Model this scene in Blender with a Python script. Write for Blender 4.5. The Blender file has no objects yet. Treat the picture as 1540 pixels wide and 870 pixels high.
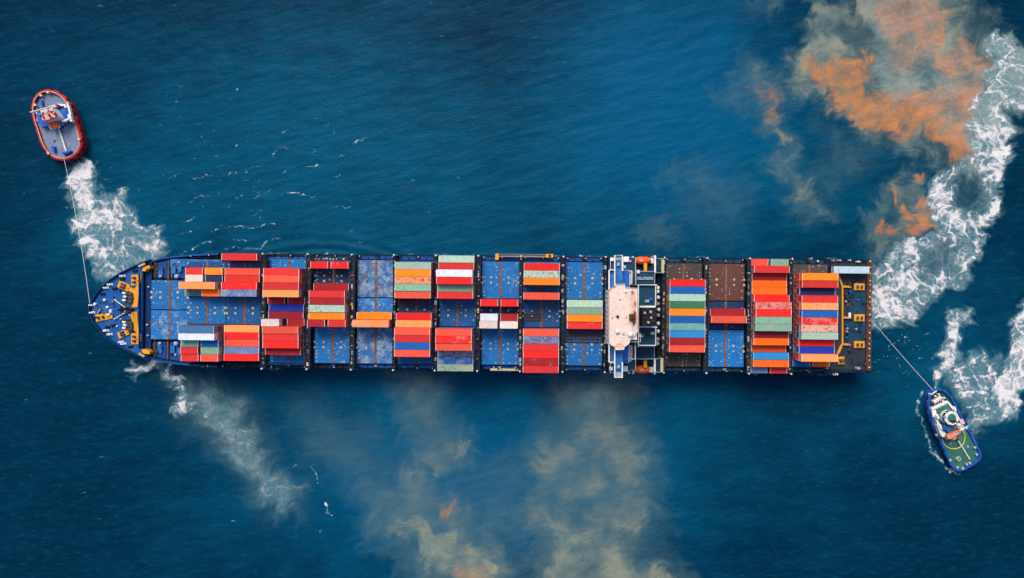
import bpy, math, random
import numpy as np
from mathutils import Vector, Matrix

random.seed(7)
rng = np.random.default_rng(11)
scene = bpy.context.scene
col = scene.collection

# ------------------------------------------------------------------ camera, sky, sun, exposure
ZC, ZH, ZD = 270.0, 13.0, 11.0         # drone height, hatch cover top, main deck (metres above the water)
FPX = 1105.4                            # focal length in photo pixels (1540 wide)
NX, NY = 820.0, 435.0                   # photo pixel straight below the drone
cam_d = bpy.data.cameras.new('camera')
cam = bpy.data.objects.new('camera', cam_d)
col.objects.link(cam)
cam.location = (0, 0, ZC)
cam.rotation_euler = (0, 0, 0)
cam_d.sensor_width = 36.0
cam_d.lens = 36.0 * FPX / 1540.0
cam_d.shift_x = (770.0 - NX) / 1540.0
cam_d.clip_start = 1.0
cam_d.clip_end = 30000.0
scene.camera = cam

SUN_EL, SUN_AZ = math.radians(54), math.radians(-15)
world = bpy.data.worlds.new('World')
scene.world = world
world.use_nodes = True
wn = world.node_tree
wn.nodes.clear()
w_out = wn.nodes.new('ShaderNodeOutputWorld')
w_bg = wn.nodes.new('ShaderNodeBackground')
w_sky = wn.nodes.new('ShaderNodeTexSky')
w_sky.sky_type = 'NISHITA'
w_sky.sun_disc = False
w_sky.sun_elevation = SUN_EL
w_sky.sun_rotation = SUN_AZ
w_sky.air_density = 1.0
w_sky.dust_density = 4.0
w_sky.ozone_density = 1.0
w_bg.inputs['Strength'].default_value = 0.10
wn.links.new(w_sky.outputs[0], w_bg.inputs['Color'])
wn.links.new(w_bg.outputs[0], w_out.inputs[0])

sun_d = bpy.data.lights.new('sun', 'SUN')
sun_d.energy = 1.5
sun_d.angle = math.radians(26)
sun_d.color = (1.0, 0.93, 0.85)
sun = bpy.data.objects.new('sun', sun_d)
col.objects.link(sun)
sun.location = (0, 0, 200)
# direction to the sun: azimuth measured like the sky node's rotation (clockwise from +Y)
sd = Vector((math.sin(SUN_AZ) * math.cos(SUN_EL), math.cos(SUN_AZ) * math.cos(SUN_EL), math.sin(SUN_EL)))
sun.rotation_euler = sd.to_track_quat('Z', 'Y').to_euler()

vs = scene.view_settings
vs.view_transform = 'Standard'
vs.look = 'None'
vs.exposure = 0.68
vs.gamma = 1.0
vs.use_curve_mapping = False


# ------------------------------------------------------------------ pixel -> place
def W(px, py, z):
    """photo pixel -> world x, y on the horizontal plane at height z"""
    k = (ZC - z) / FPX
    return ((px - NX) * k, (NY - py) * k)


SLOPE = 0.0098


def yc(px):
    return 464.0 + SLOPE * px


ANG = -math.atan(SLOPE)
SO = Vector((*W(722.0, yc(722.0), ZH), 0.0))          # ship origin: midships on the waterline
CA, SA = math.cos(ANG), math.sin(ANG)


def L(px, py, z):
    """photo pixel -> ship-local x (towards the stern), y (towards starboard) at height z"""
    X, Y = W(px, py, z)
    dx, dy = X - SO.x, Y - SO.y
    return (dx * CA + dy * SA, -dx * SA + dy * CA)


def LX(px, z=ZH):
    return L(px, yc(px), z)[0]


SHIP_M = Matrix.Translation(SO) @ Matrix.Rotation(ANG, 4, 'Z')


# ------------------------------------------------------------------ materials
def srgb(r, g, b):
    def f(c):
        c /= 255.0
        return c / 12.92 if c <= 0.04045 else ((c + 0.055) / 1.055) ** 2.4
    return (f(r), f(g), f(b))


def new_mat(name):
    m = bpy.data.materials.new(name)
    m.use_nodes = True
    nt = m.node_tree
    b = nt.nodes['Principled BSDF']
    b.inputs['Specular IOR Level'].default_value = 0.18
    return m, nt, b


def N(nt, kind, **kw):
    n = nt.nodes.new(kind)
    for k, v in kw.items():
        if k.startswith('i_'):
            key = k[2:]
            n.inputs[int(key) if key.isdigit() else key.replace('_', ' ')].default_value = v
        else:
            setattr(n, k, v)
    return n


def link(nt, a, b):
    nt.links.new(a, b)


def math_n(nt, op, a, b=None, c=None, clamp=False):
    n = nt.nodes.new('ShaderNodeMath')
    n.operation = op
    n.use_clamp = clamp
    for i, v in enumerate((a, b, c)):
        if v is None:
            continue
        if isinstance(v, (int, float)):
            n.inputs[i].default_value = v
        else:
            nt.links.new(v, n.inputs[i])
    return n.outputs[0]


def ramp01(nt, v, lo, hi):
    n = nt.nodes.new('ShaderNodeMapRange')
    n.interpolation_type = 'SMOOTHSTEP'
    nt.links.new(v, n.inputs[0])
    for i, x in ((1, lo), (2, hi)):
        if isinstance(x, (int, float)):
            n.inputs[i].default_value = x
        else:
            nt.links.new(x, n.inputs[i])
    return n.outputs[0]


def mixc(nt, fac, a, b, mode='MIX'):
    n = nt.nodes.new('ShaderNodeMix')
    n.data_type = 'RGBA'
    n.blend_type = mode
    for sock, v in ((n.inputs[0], fac), (n.inputs[6], a), (n.inputs[7], b)):
        if isinstance(v, (int, float)):
            sock.default_value = v
        elif isinstance(v, tuple):
            sock.default_value = (*v[:3], 1.0)
        else:
            nt.links.new(v, sock)
    return n.outputs[2]


def coords(nt):
    """object coordinates shifted by a random amount for each object"""
    tc = nt.nodes.new('ShaderNodeTexCoord')
    oi = nt.nodes.new('ShaderNodeObjectInfo')
    r = math_n(nt, 'MULTIPLY', oi.outputs['Random'], 87.0)
    add = nt.nodes.new('ShaderNodeVectorMath')
    add.operation = 'ADD'
    nt.links.new(tc.outputs['Object'], add.inputs[0])
    nt.links.new(r, add.inputs[1])
    return add.outputs[0], oi, tc


def noise(nt, vec, scale, detail=4.0, rough=0.6, dist=0.0):
    n = nt.nodes.new('ShaderNodeTexNoise')
    n.inputs['Scale'].default_value = scale
    n.inputs['Detail'].default_value = detail
    n.inputs['Roughness'].default_value = rough
    n.inputs['Distortion'].default_value = dist
    nt.links.new(vec, n.inputs['Vector'])
    return n.outputs['Fac']


def stretch(nt, vec, sx, sy, sz, rz=0.0):
    m = nt.nodes.new('ShaderNodeMapping')
    m.inputs['Scale'].default_value = (sx, sy, sz)
    m.inputs['Rotation'].default_value = (0, 0, rz)
    nt.links.new(vec, m.inputs['Vector'])
    return m.outputs[0]


RUST = (0.16, 0.055, 0.022)


def paint(name, base, rough=0.55, wear=0.35, wear_col=None, rust=0.25, scale=0.8, metal=0.0):
    """weathered ship paint: faded patches, rust specks, fine bump"""
    m, nt, b = new_mat(name)
    v, oi, tc = coords(nt)
    n1 = noise(nt, v, scale * 0.45, 5, 0.6)
    n2 = noise(nt, v, scale * 3.0, 6, 0.65)
    n3 = noise(nt, v, scale * 1.3, 8, 0.7, 0.4)
    wc = wear_col or tuple(min(1, c * 0.55 + 0.12) for c in base)
    f1 = math_n(nt, 'MULTIPLY', ramp01(nt, n1, 0.45, 0.72), wear)
    c = mixc(nt, f1, base, wc)
    dark = tuple(x * 0.55 for x in base)
    c = mixc(nt, math_n(nt, 'MULTIPLY', ramp01(nt, n2, 0.5, 0.75), 0.5), c, dark)
    n4 = noise(nt, v, scale * 1.0, 7, 0.7, 0.3)
    c = mixc(nt, math_n(nt, 'MULTIPLY', ramp01(nt, n4, 0.48, 0.68), 0.38), c, tuple(x * 0.42 + 0.004 for x in base))
    lo = 0.74 - 0.28 * rust
    c = mixc(nt, math_n(nt, 'MULTIPLY', ramp01(nt, n3, lo, lo + 0.1), min(1, rust * 2)), c, RUST)
    link(nt, c, b.inputs['Base Color'])
    b.inputs['Roughness'].default_value = rough
    b.inputs['Metallic'].default_value = metal
    bp = N(nt, 'ShaderNodeBump', i_Strength=0.25, i_Distance=0.05)
    link(nt, n2, bp.inputs['Height'])
    link(nt, bp.outputs[0], b.inputs['Normal'])
    return m


def object_paint(name, light=0.0, hatch=False):
    """paint whose colour is each object's own colour; the object colour's alpha is how weathered it is"""
    m, nt, b = new_mat(name)
    v, oi, tc = coords(nt)
    base = oi.outputs['Color']
    wear = oi.outputs['Alpha']
    if light > 0:
        base = mixc(nt, light, base, (0.75, 0.72, 0.70))
    n1 = noise(nt, v, 0.35, 5, 0.6)
    n2 = noise(nt, stretch(nt, v, 2.2, 0.5, 0.6), 1.4, 6, 0.65)
    n3 = noise(nt, v, 1.1, 8, 0.72, 0.6)
    n4 = noise(nt, v, 4.5, 5, 0.7)
    hsv = N(nt, 'ShaderNodeHueSaturation')
    link(nt, base, hsv.inputs['Color'])
    link(nt, math_n(nt, 'ADD', math_n(nt, 'MULTIPLY', oi.outputs['Random'], 0.30), 0.88), hsv.inputs['Value'])
    c = hsv.outputs[0]
    if hatch:
        wc, rc = (0.26, 0.42, 0.58), (0.20, 0.075, 0.03)
    else:
        wc, rc = (0.55, 0.40, 0.36), (0.13, 0.045, 0.02)
    t1 = math_n(nt, 'SUBTRACT', 0.76, math_n(nt, 'MULTIPLY', wear, 0.36))
    f1 = ramp01(nt, n1, t1, math_n(nt, 'ADD', t1, 0.24))
    c = mixc(nt, math_n(nt, 'MULTIPLY', f1, 0.75 if hatch else 0.5), c, wc)
    # grime washed along the plates, broad and fine
    n5 = noise(nt, stretch(nt, v, 0.35, 3.0, 1.0), 0.9, 5, 0.7)
    n6 = noise(nt, v, 2.6, 6, 0.75, 0.3)
    grime = mixc(nt, 0.70, c, (0.018, 0.017, 0.020))
    c = mixc(nt, math_n(nt, 'MULTIPLY', ramp01(nt, n2, 0.46, 0.74), 0.55), c, grime)
    c = mixc(nt, math_n(nt, 'MULTIPLY', ramp01(nt, n5, 0.50, 0.78), 0.45), c, grime)
    c = mixc(nt, math_n(nt, 'MULTIPLY', ramp01(nt, n6, 0.56, 0.72), 0.45 if hatch else 0.30), c, grime)
    c = mixc(nt, math_n(nt, 'MULTIPLY', ramp01(nt, n4, 0.55, 0.76), 0.34 if hatch else 0.20), c, (0.5, 0.52, 0.55))
    t3 = math_n(nt, 'SUBTRACT', 0.76, math_n(nt, 'MULTIPLY', wear, 0.24))
    f3 = ramp01(nt, n3, t3, math_n(nt, 'ADD', t3, 0.07))
    c = mixc(nt, math_n(nt, 'MULTIPLY', f3, 0.85), c, rc)
    link(nt, c, b.inputs['Base Color'])
    b.inputs['Roughness'].default_value = 0.55
    bp = N(nt, 'ShaderNodeBump', i_Strength=0.2, i_Distance=0.03)
    link(nt, n4, bp.inputs['Height'])
    link(nt, bp.outputs[0], b.inputs['Normal'])
    return m


M = {}
M['box'] = object_paint('container_paint')
M['box_rail'] = object_paint('container_rail_paint', light=0.55)
M['casting'] = paint('corner_casting_steel', (0.42, 0.40, 0.38), 0.5, 0.3, rust=0.3)
M['hatch'] = object_paint('hatch_cover_paint', hatch=True)
M['hull'] = paint('hull_blue_paint', (0.008, 0.06, 0.26), 0.4, 0.3, (0.02, 0.12, 0.34), 0.12, 0.3)
M['deck'] = paint('deck_dark_blue_paint', (0.003, 0.014, 0.036), 0.7, 0.5, (0.012, 0.05, 0.11), 0.35, 0.5)
M['bulwark_navy'] = paint('bulwark_navy_paint', (0.003, 0.028, 0.12), 0.5, 0.4, (0.01, 0.06, 0.20), 0.25, 0.8)
M['deck_blue'] = paint('deck_blue_paint', (0.010, 0.12, 0.36), 0.6, 0.6, (0.10, 0.26, 0.45), 0.35, 0.7)
M['fore'] = paint('forecastle_blue_paint', (0.003, 0.085, 0.31), 0.6, 0.7, (0.05, 0.13, 0.25), 0.36, 0.5)
M['navy'] = paint('navy_paint', (0.006, 0.013, 0.030), 0.6, 0.4, (0.02, 0.035, 0.06), 0.42, 1.2)
M['rusty'] = paint('rusted_steel', (0.075, 0.036, 0.024), 0.8, 0.7, (0.17, 0.085, 0.05), 0.6, 1.2)
M['seam'] = paint('rusty_joint_steel', (0.16, 0.075, 0.045), 0.8, 0.7, (0.25, 0.20, 0.17), 0.7, 2.0)
M['pad'] = paint('pale_pad_paint', (0.48, 0.40, 0.22), 0.6, 0.6, (0.62, 0.58, 0.50), 0.3, 3.0)
M['cone'] = paint('pale_blue_grey_paint', (0.30, 0.38, 0.46), 0.6, 0.6, (0.6, 0.6, 0.6), 0.3, 3.0)
M['white'] = paint('white_paint', (0.76, 0.76, 0.76), 0.45, 0.3, (0.62, 0.60, 0.56), 0.15, 1.0)
M['roofwhite'] = paint('bridge_roof_paint', (0.72, 0.58, 0.50), 0.7, 0.7, (0.70, 0.50, 0.38), 0.22, 0.8)
M['yellow'] = paint('orange_yellow_paint', (0.72, 0.30, 0.012), 0.55, 0.4, (0.75, 0.42, 0.05), 0.22, 1.0)
M['orange'] = paint('lifeboat_orange', (0.75, 0.085, 0.012), 0.4, 0.4, (0.8, 0.25, 0.10), 0.1, 1.0)
M['black'] = paint('black_rubber', (0.012, 0.012, 0.014), 0.8, 0.4, (0.04, 0.04, 0.04), 0.1, 2.0)
M['steel'] = paint('grey_steel', (0.32, 0.33, 0.34), 0.5, 0.5, (0.5, 0.5, 0.5), 0.25, 2.0)
M['dsteel'] = paint('dark_machinery', (0.035, 0.045, 0.06), 0.55, 0.5, (0.10, 0.11, 0.13), 0.3, 2.0)
M['sternfloor'] = paint('stern_deck_paint', (0.020, 0.030, 0.045), 0.7, 0.7, (0.055, 0.05, 0.048), 0.4, 0.35)
M['teal'] = paint('teal_deck_paint', (0.006, 0.045, 0.085), 0.6, 0.5, (0.015, 0.09, 0.16), 0.2, 0.5)
M['brown'] = paint('stern_rail_brown', (0.10, 0.035, 0.022), 0.7, 0.5, (0.24, 0.14, 0.10), 0.3, 1.5)
M['tugdeck'] = paint('tug_grey_deck', (0.17, 0.22, 0.32), 0.7, 0.7, (0.27, 0.30, 0.38), 0.22, 0.5)
M['tugred'] = paint('tug_red_paint', (0.42, 0.014, 0.012), 0.6, 0.5, (0.52, 0.09, 0.07), 0.2, 0.8)
M['tugpink'] = paint('tug_pale_capping', (0.68, 0.42, 0.38), 0.5, 0.5, (0.5, 0.16, 0.12), 0.2, 1.2)
M['tugblue'] = paint('tug_blue_paint', (0.008, 0.085, 0.36), 0.6, 0.6, (0.06, 0.20, 0.46), 0.2, 1.0)
M['tuggreen'] = paint('tug_green_deck', (0.028, 0.125, 0.098), 0.7, 0.6, (0.08, 0.22, 0.175), 0.2, 0.5)
M['tugdark'] = paint('tug_dark_deck', (0.020, 0.030, 0.034), 0.7, 0.5, (0.05, 0.07, 0.07), 0.2, 0.8)
M['salmon'] = paint('crane_salmon_paint', (0.62, 0.22, 0.13), 0.6, 0.5, (0.7, 0.4, 0.3), 0.25, 1.2)
M['lime'] = paint('lime_hose', (0.55, 0.62, 0.05), 0.5, 0.3, (0.65, 0.7, 0.2), 0.05, 1.5)
M['bluebox'] = paint('bright_blue_paint', (0.01, 0.11, 0.48), 0.5, 0.3, (0.05, 0.2, 0.55), 0.1, 1.5)
M['rope'] = paint('pale_rope', (0.66, 0.66, 0.64), 0.8, 0.3, (0.5, 0.5, 0.48), 0.02, 2.0)


def glass_mat():
    m, nt, b = new_mat('dark_window_glass')
    v, oi, tc = coords(nt)
    n = noise(nt, v, 0.6, 3, 0.5)
    link(nt, mixc(nt, n, (0.01, 0.014, 0.02), (0.03, 0.045, 0.06)), b.inputs['Base Color'])
    b.inputs['Roughness'].default_value = 0.08
    return m


M['glass'] = glass_mat()


# ------------------------------------------------------------------ mesh builder
class MB:
    def __init__(self):
        self.v, self.f, self.m = [], [], []

    def add(self, vs, fs, mi=0):
        o = len(self.v)
        self.v += [tuple(p) for p in vs]
        for f in fs:
            self.f.append(tuple(i + o for i in f))
            self.m.append(mi)
        return self

    def box(self, x0, x1, y0, y1, z0, z1, mi=0, rz=0.0, about=None):
        vs = [(x, y, z) for z in (z0, z1) for y in (y0, y1) for x in (x0, x1)]
        if rz:
            ax, ay = about or ((x0 + x1) / 2, (y0 + y1) / 2)
            c, s = math.cos(rz), math.sin(rz)
            vs = [(ax + (x - ax) * c - (y - ay) * s, ay + (x - ax) * s + (y - ay) * c, z) for x, y, z in vs]
        fs = [(0, 2, 3, 1), (4, 5, 7, 6), (0, 1, 5, 4), (2, 6, 7, 3), (0, 4, 6, 2), (1, 3, 7, 5)]
        return self.add(vs, fs, mi)

    def bevbox(self, x0, x1, y0, y1, z0, z1, b=0.1, mi=0):
        p = [(x0 + b, y0), (x1 - b, y0), (x1, y0 + b), (x1, y1 - b), (x1 - b, y1), (x0 + b, y1), (x0, y1 - b), (x0, y0 + b)]
        self.prism(p, z0, z1 - b, mi, cap=False)
        o = len(self.v)
        cx, cy = (x0 + x1) / 2, (y0 + y1) / 2
        q = [(x + (b if x < cx else -b), y + (b if y < cy else -b)) for x, y in p]
        self.add([(x, y, z1 - b) for x, y in p] + [(x, y, z1) for x, y in q],
                 [(i, (i + 1) % 8, 8 + (i + 1) % 8, 8 + i) for i in range(8)] + [tuple(range(8, 16))], mi)
        return self

    def prism(self, poly, z0, z1, mi=0, cap=True):
        a = sum(poly[i][0] * poly[(i + 1) % len(poly)][1] - poly[(i + 1) % len(poly)][0] * poly[i][1] for i in range(len(poly)))
        if a < 0:
            poly = poly[::-1]
        n = len(poly)
        vs = [(x, y, z0) for x, y in poly] + [(x, y, z1) for x, y in poly]
        fs = [(i, (i + 1) % n, n + (i + 1) % n, n + i) for i in range(n)]
        fs.append(tuple(range(n - 1, -1, -1)))
        if cap:
            fs.append(tuple(range(n, 2 * n)))
        return self.add(vs, fs, mi)

    def cyl(self, cx, cy, z0, z1, r, n=10, mi=0, r2=None):
        r2 = r if r2 is None else r2
        vs = [(cx + r * math.cos(2 * math.pi * i / n), cy + r * math.sin(2 * math.pi * i / n), z0) for i in range(n)]
        vs += [(cx + r2 * math.cos(2 * math.pi * i / n), cy + r2 * math.sin(2 * math.pi * i / n), z1) for i in range(n)]
        fs = [(i, (i + 1) % n, n + (i + 1) % n, n + i) for i in range(n)]
        fs += [tuple(range(n - 1, -1, -1)), tuple(range(n, 2 * n))]
        return self.add(vs, fs, mi)

    def tube(self, pts, r, n=6, mi=0, closed=False, r2=None):
        pts = [Vector(p) for p in pts]
        k = len(pts)
        vs, fs = [], []
        for i, p in enumerate(pts):
            a = pts[(i - 1) % k] if (closed or i) else p
            b = pts[(i + 1) % k] if (closed or i < k - 1) else p
            t = (b - a).normalized()
            up = Vector((0, 0, 1)) if abs(t.z) < 0.9 else Vector((1, 0, 0))
            s = t.cross(up).normalized()
            u = s.cross(t)
            rr = r if r2 is None else r + (r2 - r) * i / max(1, k - 1)
            for j in range(n):
                an = 2 * math.pi * j / n
                vs.append(p + s * (rr * math.cos(an)) + u * (rr * math.sin(an)))
        for i in range(k if closed else k - 1):
            i2 = (i + 1) % k
            for j in range(n):
                fs.append((i * n + j, i * n + (j + 1) % n, i2 * n + (j + 1) % n, i2 * n + j))
        if not closed:
            fs.append(tuple(range(n - 1, -1, -1)))
            fs.append(tuple((k - 1) * n + j for j in range(n)))
        return self.add(vs, fs, mi)

    def wall(self, pts, z0, z1, t, mi=0, closed=False):
        """thin upright wall along a polyline"""
        k = len(pts)
        off = []
        for i in range(k):
            a = Vector(pts[(i - 1) % k] if (closed or i) else pts[i])
            b = Vector(pts[(i + 1) % k] if (closed or i < k - 1) else pts[i])
            d = (b - a)
            d = Vector((d.x, d.y)).normalized()
            off.append((-d.y * t / 2, d.x * t / 2))
        vs = []
        for (x, y), (ox, oy) in zip([(p[0], p[1]) for p in pts], off):
            vs += [(x + ox, y + oy, z0), (x - ox, y - oy, z0), (x - ox, y - oy, z1), (x + ox, y + oy, z1)]
        fs = []
        for i in range(k if closed else k - 1):
            a, b = 4 * i, 4 * ((i + 1) % k)
            for j in range(4):
                fs.append((a + j, a + (j + 1) % 4, b + (j + 1) % 4, b + j))
        if not closed:
            e = 4 * (k - 1)
            fs += [(3, 2, 1, 0), (e, e + 1, e + 2, e + 3)]
        return self.add(vs, fs, mi)

    def mesh(self, name, mats):
        me = bpy.data.meshes.new(name)
        me.from_pydata(self.v, [], self.f)
        for m in (mats if isinstance(mats, (list, tuple)) else [mats]):
            me.materials.append(M[m] if isinstance(m, str) else m)
        me.polygons.foreach_set('material_index', self.m)
        me.update()
        return me

    def build(self, name, mats, parent=None):
        return obj(name, self.mesh(name, mats), parent)


def obj(name, me, parent=None):
    o = bpy.data.objects.new(name, me)
    col.objects.link(o)
    if parent is not None:
        o.parent = parent
    return o


def tag(o, label=None, cat=None, group=None, kind=None):
    for k, v in (('label', label), ('category', cat), ('group', group), ('kind', kind)):
        if v:
            o[k] = v
    return o


def thing(name, label, cat, m=None, group=None):
    o = bpy.data.objects.new(name, None)
    col.objects.link(o)
    o.empty_display_size = 2.0
    if m is not None:
        o.matrix_world = m
    return tag(o, label, cat, group)


# ------------------------------------------------------------------ the sea
def perlin(x, y, seed=0):
    r = np.random.default_rng(seed)
    perm = r.permutation(256)
    perm = np.concatenate([perm, perm, perm])
    ang = r.random(256) * 2 * np.pi
    gx, gy = np.cos(ang), np.sin(ang)
    xi, yi = np.floor(x).astype(np.int64), np.floor(y).astype(np.int64)
    xf, yf = x - xi, y - yi
    xi &= 255
    yi &= 255
    u = xf * xf * xf * (xf * (xf * 6 - 15) + 10)
    v = yf * yf * yf * (yf * (yf * 6 - 15) + 10)

    def g(ix, iy, dx, dy):
        h = perm[perm[ix & 255] + (iy & 255)] & 255
        return gx[h] * dx + gy[h] * dy
    a = g(xi, yi, xf, yf)
    b = g(xi + 1, yi, xf - 1, yf)
    c = g(xi, yi + 1, xf, yf - 1)
    d = g(xi + 1, yi + 1, xf - 1, yf - 1)
    return 1.5 * (a + u * (b - a) + v * (c + u * (d - c) - a - u * (b - a)))


def fbm(x, y, seed, octs=4, gain=0.5):
    s = np.zeros_like(x)
    a, t = 1.0, 0.0
    for i in range(octs):
        s += a * perlin(x * 2 ** i, y * 2 ** i, seed + i)
        t += a
        a *= gain
    return s / t


def sstep(lo, hi, x):
    t = np.clip((x - lo) / (hi - lo), 0, 1)
    return t * t * (3 - 2 * t)


def sdist(px, py, poly):
    """signed distance in pixels to a polygon, positive inside"""
    d = np.full(px.shape, 1e9)
    inside = np.zeros(px.shape, bool)
    n = len(poly)
    for i in range(n):
        x0, y0 = poly[i]
        x1, y1 = poly[(i + 1) % n]
        ex, ey = x1 - x0, y1 - y0
        t = np.clip(((px - x0) * ex + (py - y0) * ey) / (ex * ex + ey * ey + 1e-9), 0, 1)
        d = np.minimum(d, (px - x0 - t * ex) ** 2 + (py - y0 - t * ey) ** 2)
        if y0 != y1:
            c = ((y0 > py) != (y1 > py)) & (px < (x1 - x0) * (py - y0) / (y1 - y0) + x0)
            inside ^= c
    d = np.sqrt(d)
    return np.where(inside, d, -d)


def ldist(px, py, line):
    d = np.full(px.shape, 1e9)
    for (x0, y0), (x1, y1) in zip(line[:-1], line[1:]):
        ex, ey = x1 - x0, y1 - y0
        t = np.clip(((px - x0) * ex + (py - y0) * ey) / (ex * ex + ey * ey + 1e-9), 0, 1)
        d = np.minimum(d, (px - x0 - t * ex) ** 2 + (py - y0 - t * ey) ** 2)
    return np.sqrt(d)


def axis_lines(lo, hi, step, far):
    a = list(np.arange(lo, hi + step, step))
    s, x = step, a[-1]
    out = []
    while x < far:
        s *= 1.25
        x += s
        out.append(x)
    s, x = step, a[0]
    pre = []
    while x > -far:
        s *= 1.25
        x -= s
        pre.append(x)
    return np.array(pre[::-1] + a + out)


def build_sea():
    x0, y1 = W(-70, -60, 0)
    x1, y0 = W(1610, 930, 0)
    ax = axis_lines(x0, x1, 0.42, 9000.0)
    ay = axis_lines(y0, y1, 0.42, 9000.0)
    X, Y = np.meshgrid(ax, ay)
    k = ZC / FPX
    PX, PY = NX + X / k, NY - Y / k                     # where each point of the sea lies on the photograph
    shape = X.shape
    # warps that break up every edge
    def curl(x, y, sc, seed):
        e = 0.02
        p0 = perlin(x / sc, y / sc, seed)
        return (perlin(x / sc, y / sc + e, seed) - p0) / e, -(perlin(x / sc + e, y / sc, seed) - p0) / e
    QX, QY = PX.copy(), PY.copy()
    for sc, amp, seed in ((95, 4.5, 1), (60, 3.6, 2), (34, 3.0, 3), (18, 2.4, 4), (9, 1.7, 5), (5, 1.0, 6)):
        u, v = curl(QX, QY, sc, seed)
        QX, QY = QX + amp * u, QY + amp * v
    wx, wy = QX - PX, QY - PY
    SX, SY = PX + 0.85 * wx, PY + 0.85 * wy
    cl1 = fbm(QX / 60, QY / 60, 51, 4, 0.5)
    cl2 = fbm(QX / 26, QY / 26, 61, 4, 0.5)

    foam = np.zeros(shape)
    silt = np.zeros(shape)
    turb = np.zeros(shape)
    tone = np.zeros(shape)

    def win(poly, pad):
        xs, ys = [p[0] for p in poly], [p[1] for p in poly]
        jx = np.where((PX[0] > min(xs) - pad) & (PX[0] < max(xs) + pad))[0]
        jy = np.where((PY[:, 0] > min(ys) - pad) & (PY[:, 0] < max(ys) + pad))[0]
        return np.s_[jy[0]:jy[-1] + 1, jx[0]:jx[-1] + 1]

    fine = fbm(PX / 14, PY / 14, 131, 4, 0.65)
    rag_n = 1.0 * cl2 + 0.8 * cl1 + 0.75 * fine

    def blob(arr, poly, w, soft, inner=0.0, coarse=True, mod=None, mode='max', rag=None):
        s = win(poly, 60 + soft)
        d = sdist((QX if coarse else SX)[s], (QY if coarse else SY)[s], poly)
        if rag is None:
            rag = 14 if arr is turb else (10 if arr is silt else 8)
        d = d + rag * rag_n[s] + (3 if arr is foam else (4 if arr is silt else 0))
        m = w * sstep(-soft, soft + inner, d)
        if mod is not None:
            m = m * mod[s]
        if mode == 'max':
            arr[s] = np.maximum(arr[s], m)
        elif mode == 'add':
            arr[s] = arr[s] + m
        else:
            arr[s] = arr[s] * (1 - m)

    def ell(cx, cy, rx, ry, rot=0.0, n=18):
        c, sn = math.cos(rot), math.sin(rot)
        return [(cx + rx * math.cos(t) * c - ry * math.sin(t) * sn, cy + rx * math.cos(t) * sn + ry * math.sin(t) * c)
                for t in [2 * math.pi * i / n for i in range(n)]]

    puff = np.clip(0.85 + 0.9 * cl1 + 0.5 * cl2, 0.15, 1.5)
    # ---- grey-green turbid water, upper right
    blob(turb, [(1215, 12), (1250, 0), (1290, -20), (1420, -60), (1470, 10), (1500, 40), (1528, 70), (1510, 180), (1470, 262),
                (1420, 262), (1385, 240), (1362, 245), (1340, 215), (1300, 198), (1270, 188), (1245, 165), (1215, 150), (1190, 160),
                (1175, 150), (1195, 90), (1215, 60)], 0.70, 20, 12, mod=np.clip(puff, 0.5, 1.2))
    blob(turb, [(1120, 108), (1137, 82), (1160, 108), (1190, 118), (1215, 112), (1210, 145), (1180, 160), (1165, 165), (1178, 200),
                (1205, 240), (1232, 290), (1236, 322), (1215, 330), (1190, 300), (1172, 262), (1158, 220), (1140, 185),
                (1120, 165), (1092, 160), (1082, 140), (1105, 125)], 0.56, 24, 14, mod=np.clip(puff, 0.5, 1.3))
    blob(turb, [(1225, 190), (1290, 190), (1330, 215), (1300, 260), (1255, 290), (1230, 250)], 0.25, 22, 18, mod=puff)
    blob(turb, [(1085, -10), (1190, -10), (1175, 18), (1120, 24)], 0.34, 12, 12, mod=puff)
    blob(turb, [(1292, 330), (1325, 285), (1350, 262), (1390, 252), (1412, 285), (1405, 345), (1365, 375), (1330, 385), (1300, 360)],
         0.60, 12, 12, mod=puff)
    blob(turb, ell(1018, 268, 26, 18), 0.30, 12, 16, mod=puff)
    blob(turb, ell(995, 350, 34, 22), 0.34, 14, 18, mod=puff)
    blob(turb, ell(1075, 300, 55, 60), 0.20, 30, 30, mod=puff)
    veil = np.clip(0.95 + 0.7 * cl1, 0.4, 1.4)
    # ---- pale clouds below the ship
    blob(turb, [(610, 560), (650, 558), (662, 598), (640, 610), (628, 660), (610, 655), (602, 610)], 0.42, 9, 14, mod=veil, rag=10)
    blob(turb, ell(682, 665, 30, 15, 0.2), 0.48, 8, 12, mod=veil, rag=10)
    blob(turb, ell(668, 762, 14, 10), 0.78, 5, 6, mod=veil, rag=10)
    blob(turb, ell(538, 742, 26, 18, -0.6), 0.38, 10, 16, mod=veil, rag=10)
    blob(turb, ell(610, 740, 50, 50), 0.30, 22, 24, mod=veil, rag=10)
    blob(turb, [(572, 800), (600, 782), (640, 772), (680, 790), (720, 815), (742, 835), (760, 880), (700, 905), (668, 880), (640, 848), (612, 828), (585, 822)],
         0.72, 14, 10, mod=veil, rag=10)
    blob(turb, [(840, 560), (930, 560), (975, 610), (985, 680), (975, 740), (935, 790), (880, 780), (815, 760), (778, 735), (800, 680), (830, 620)],
         0.50, 26, 20, mod=veil, rag=10)
    blob(turb, [(815, 770), (880, 765), (900, 810), (960, 830), (1010, 862), (1060, 905), (800, 905), (812, 830)], 0.66, 14, 16, mod=veil, rag=10)
    blob(turb, [(905, 795), (955, 778), (982, 800), (975, 818), (930, 808)], 0.62, 7, 9, mod=veil, rag=10)
    blob(turb, [(430, 600), (560, 620), (620, 700), (560, 760), (440, 700)], 0.20, 30, 30, mod=veil, rag=10)
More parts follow.
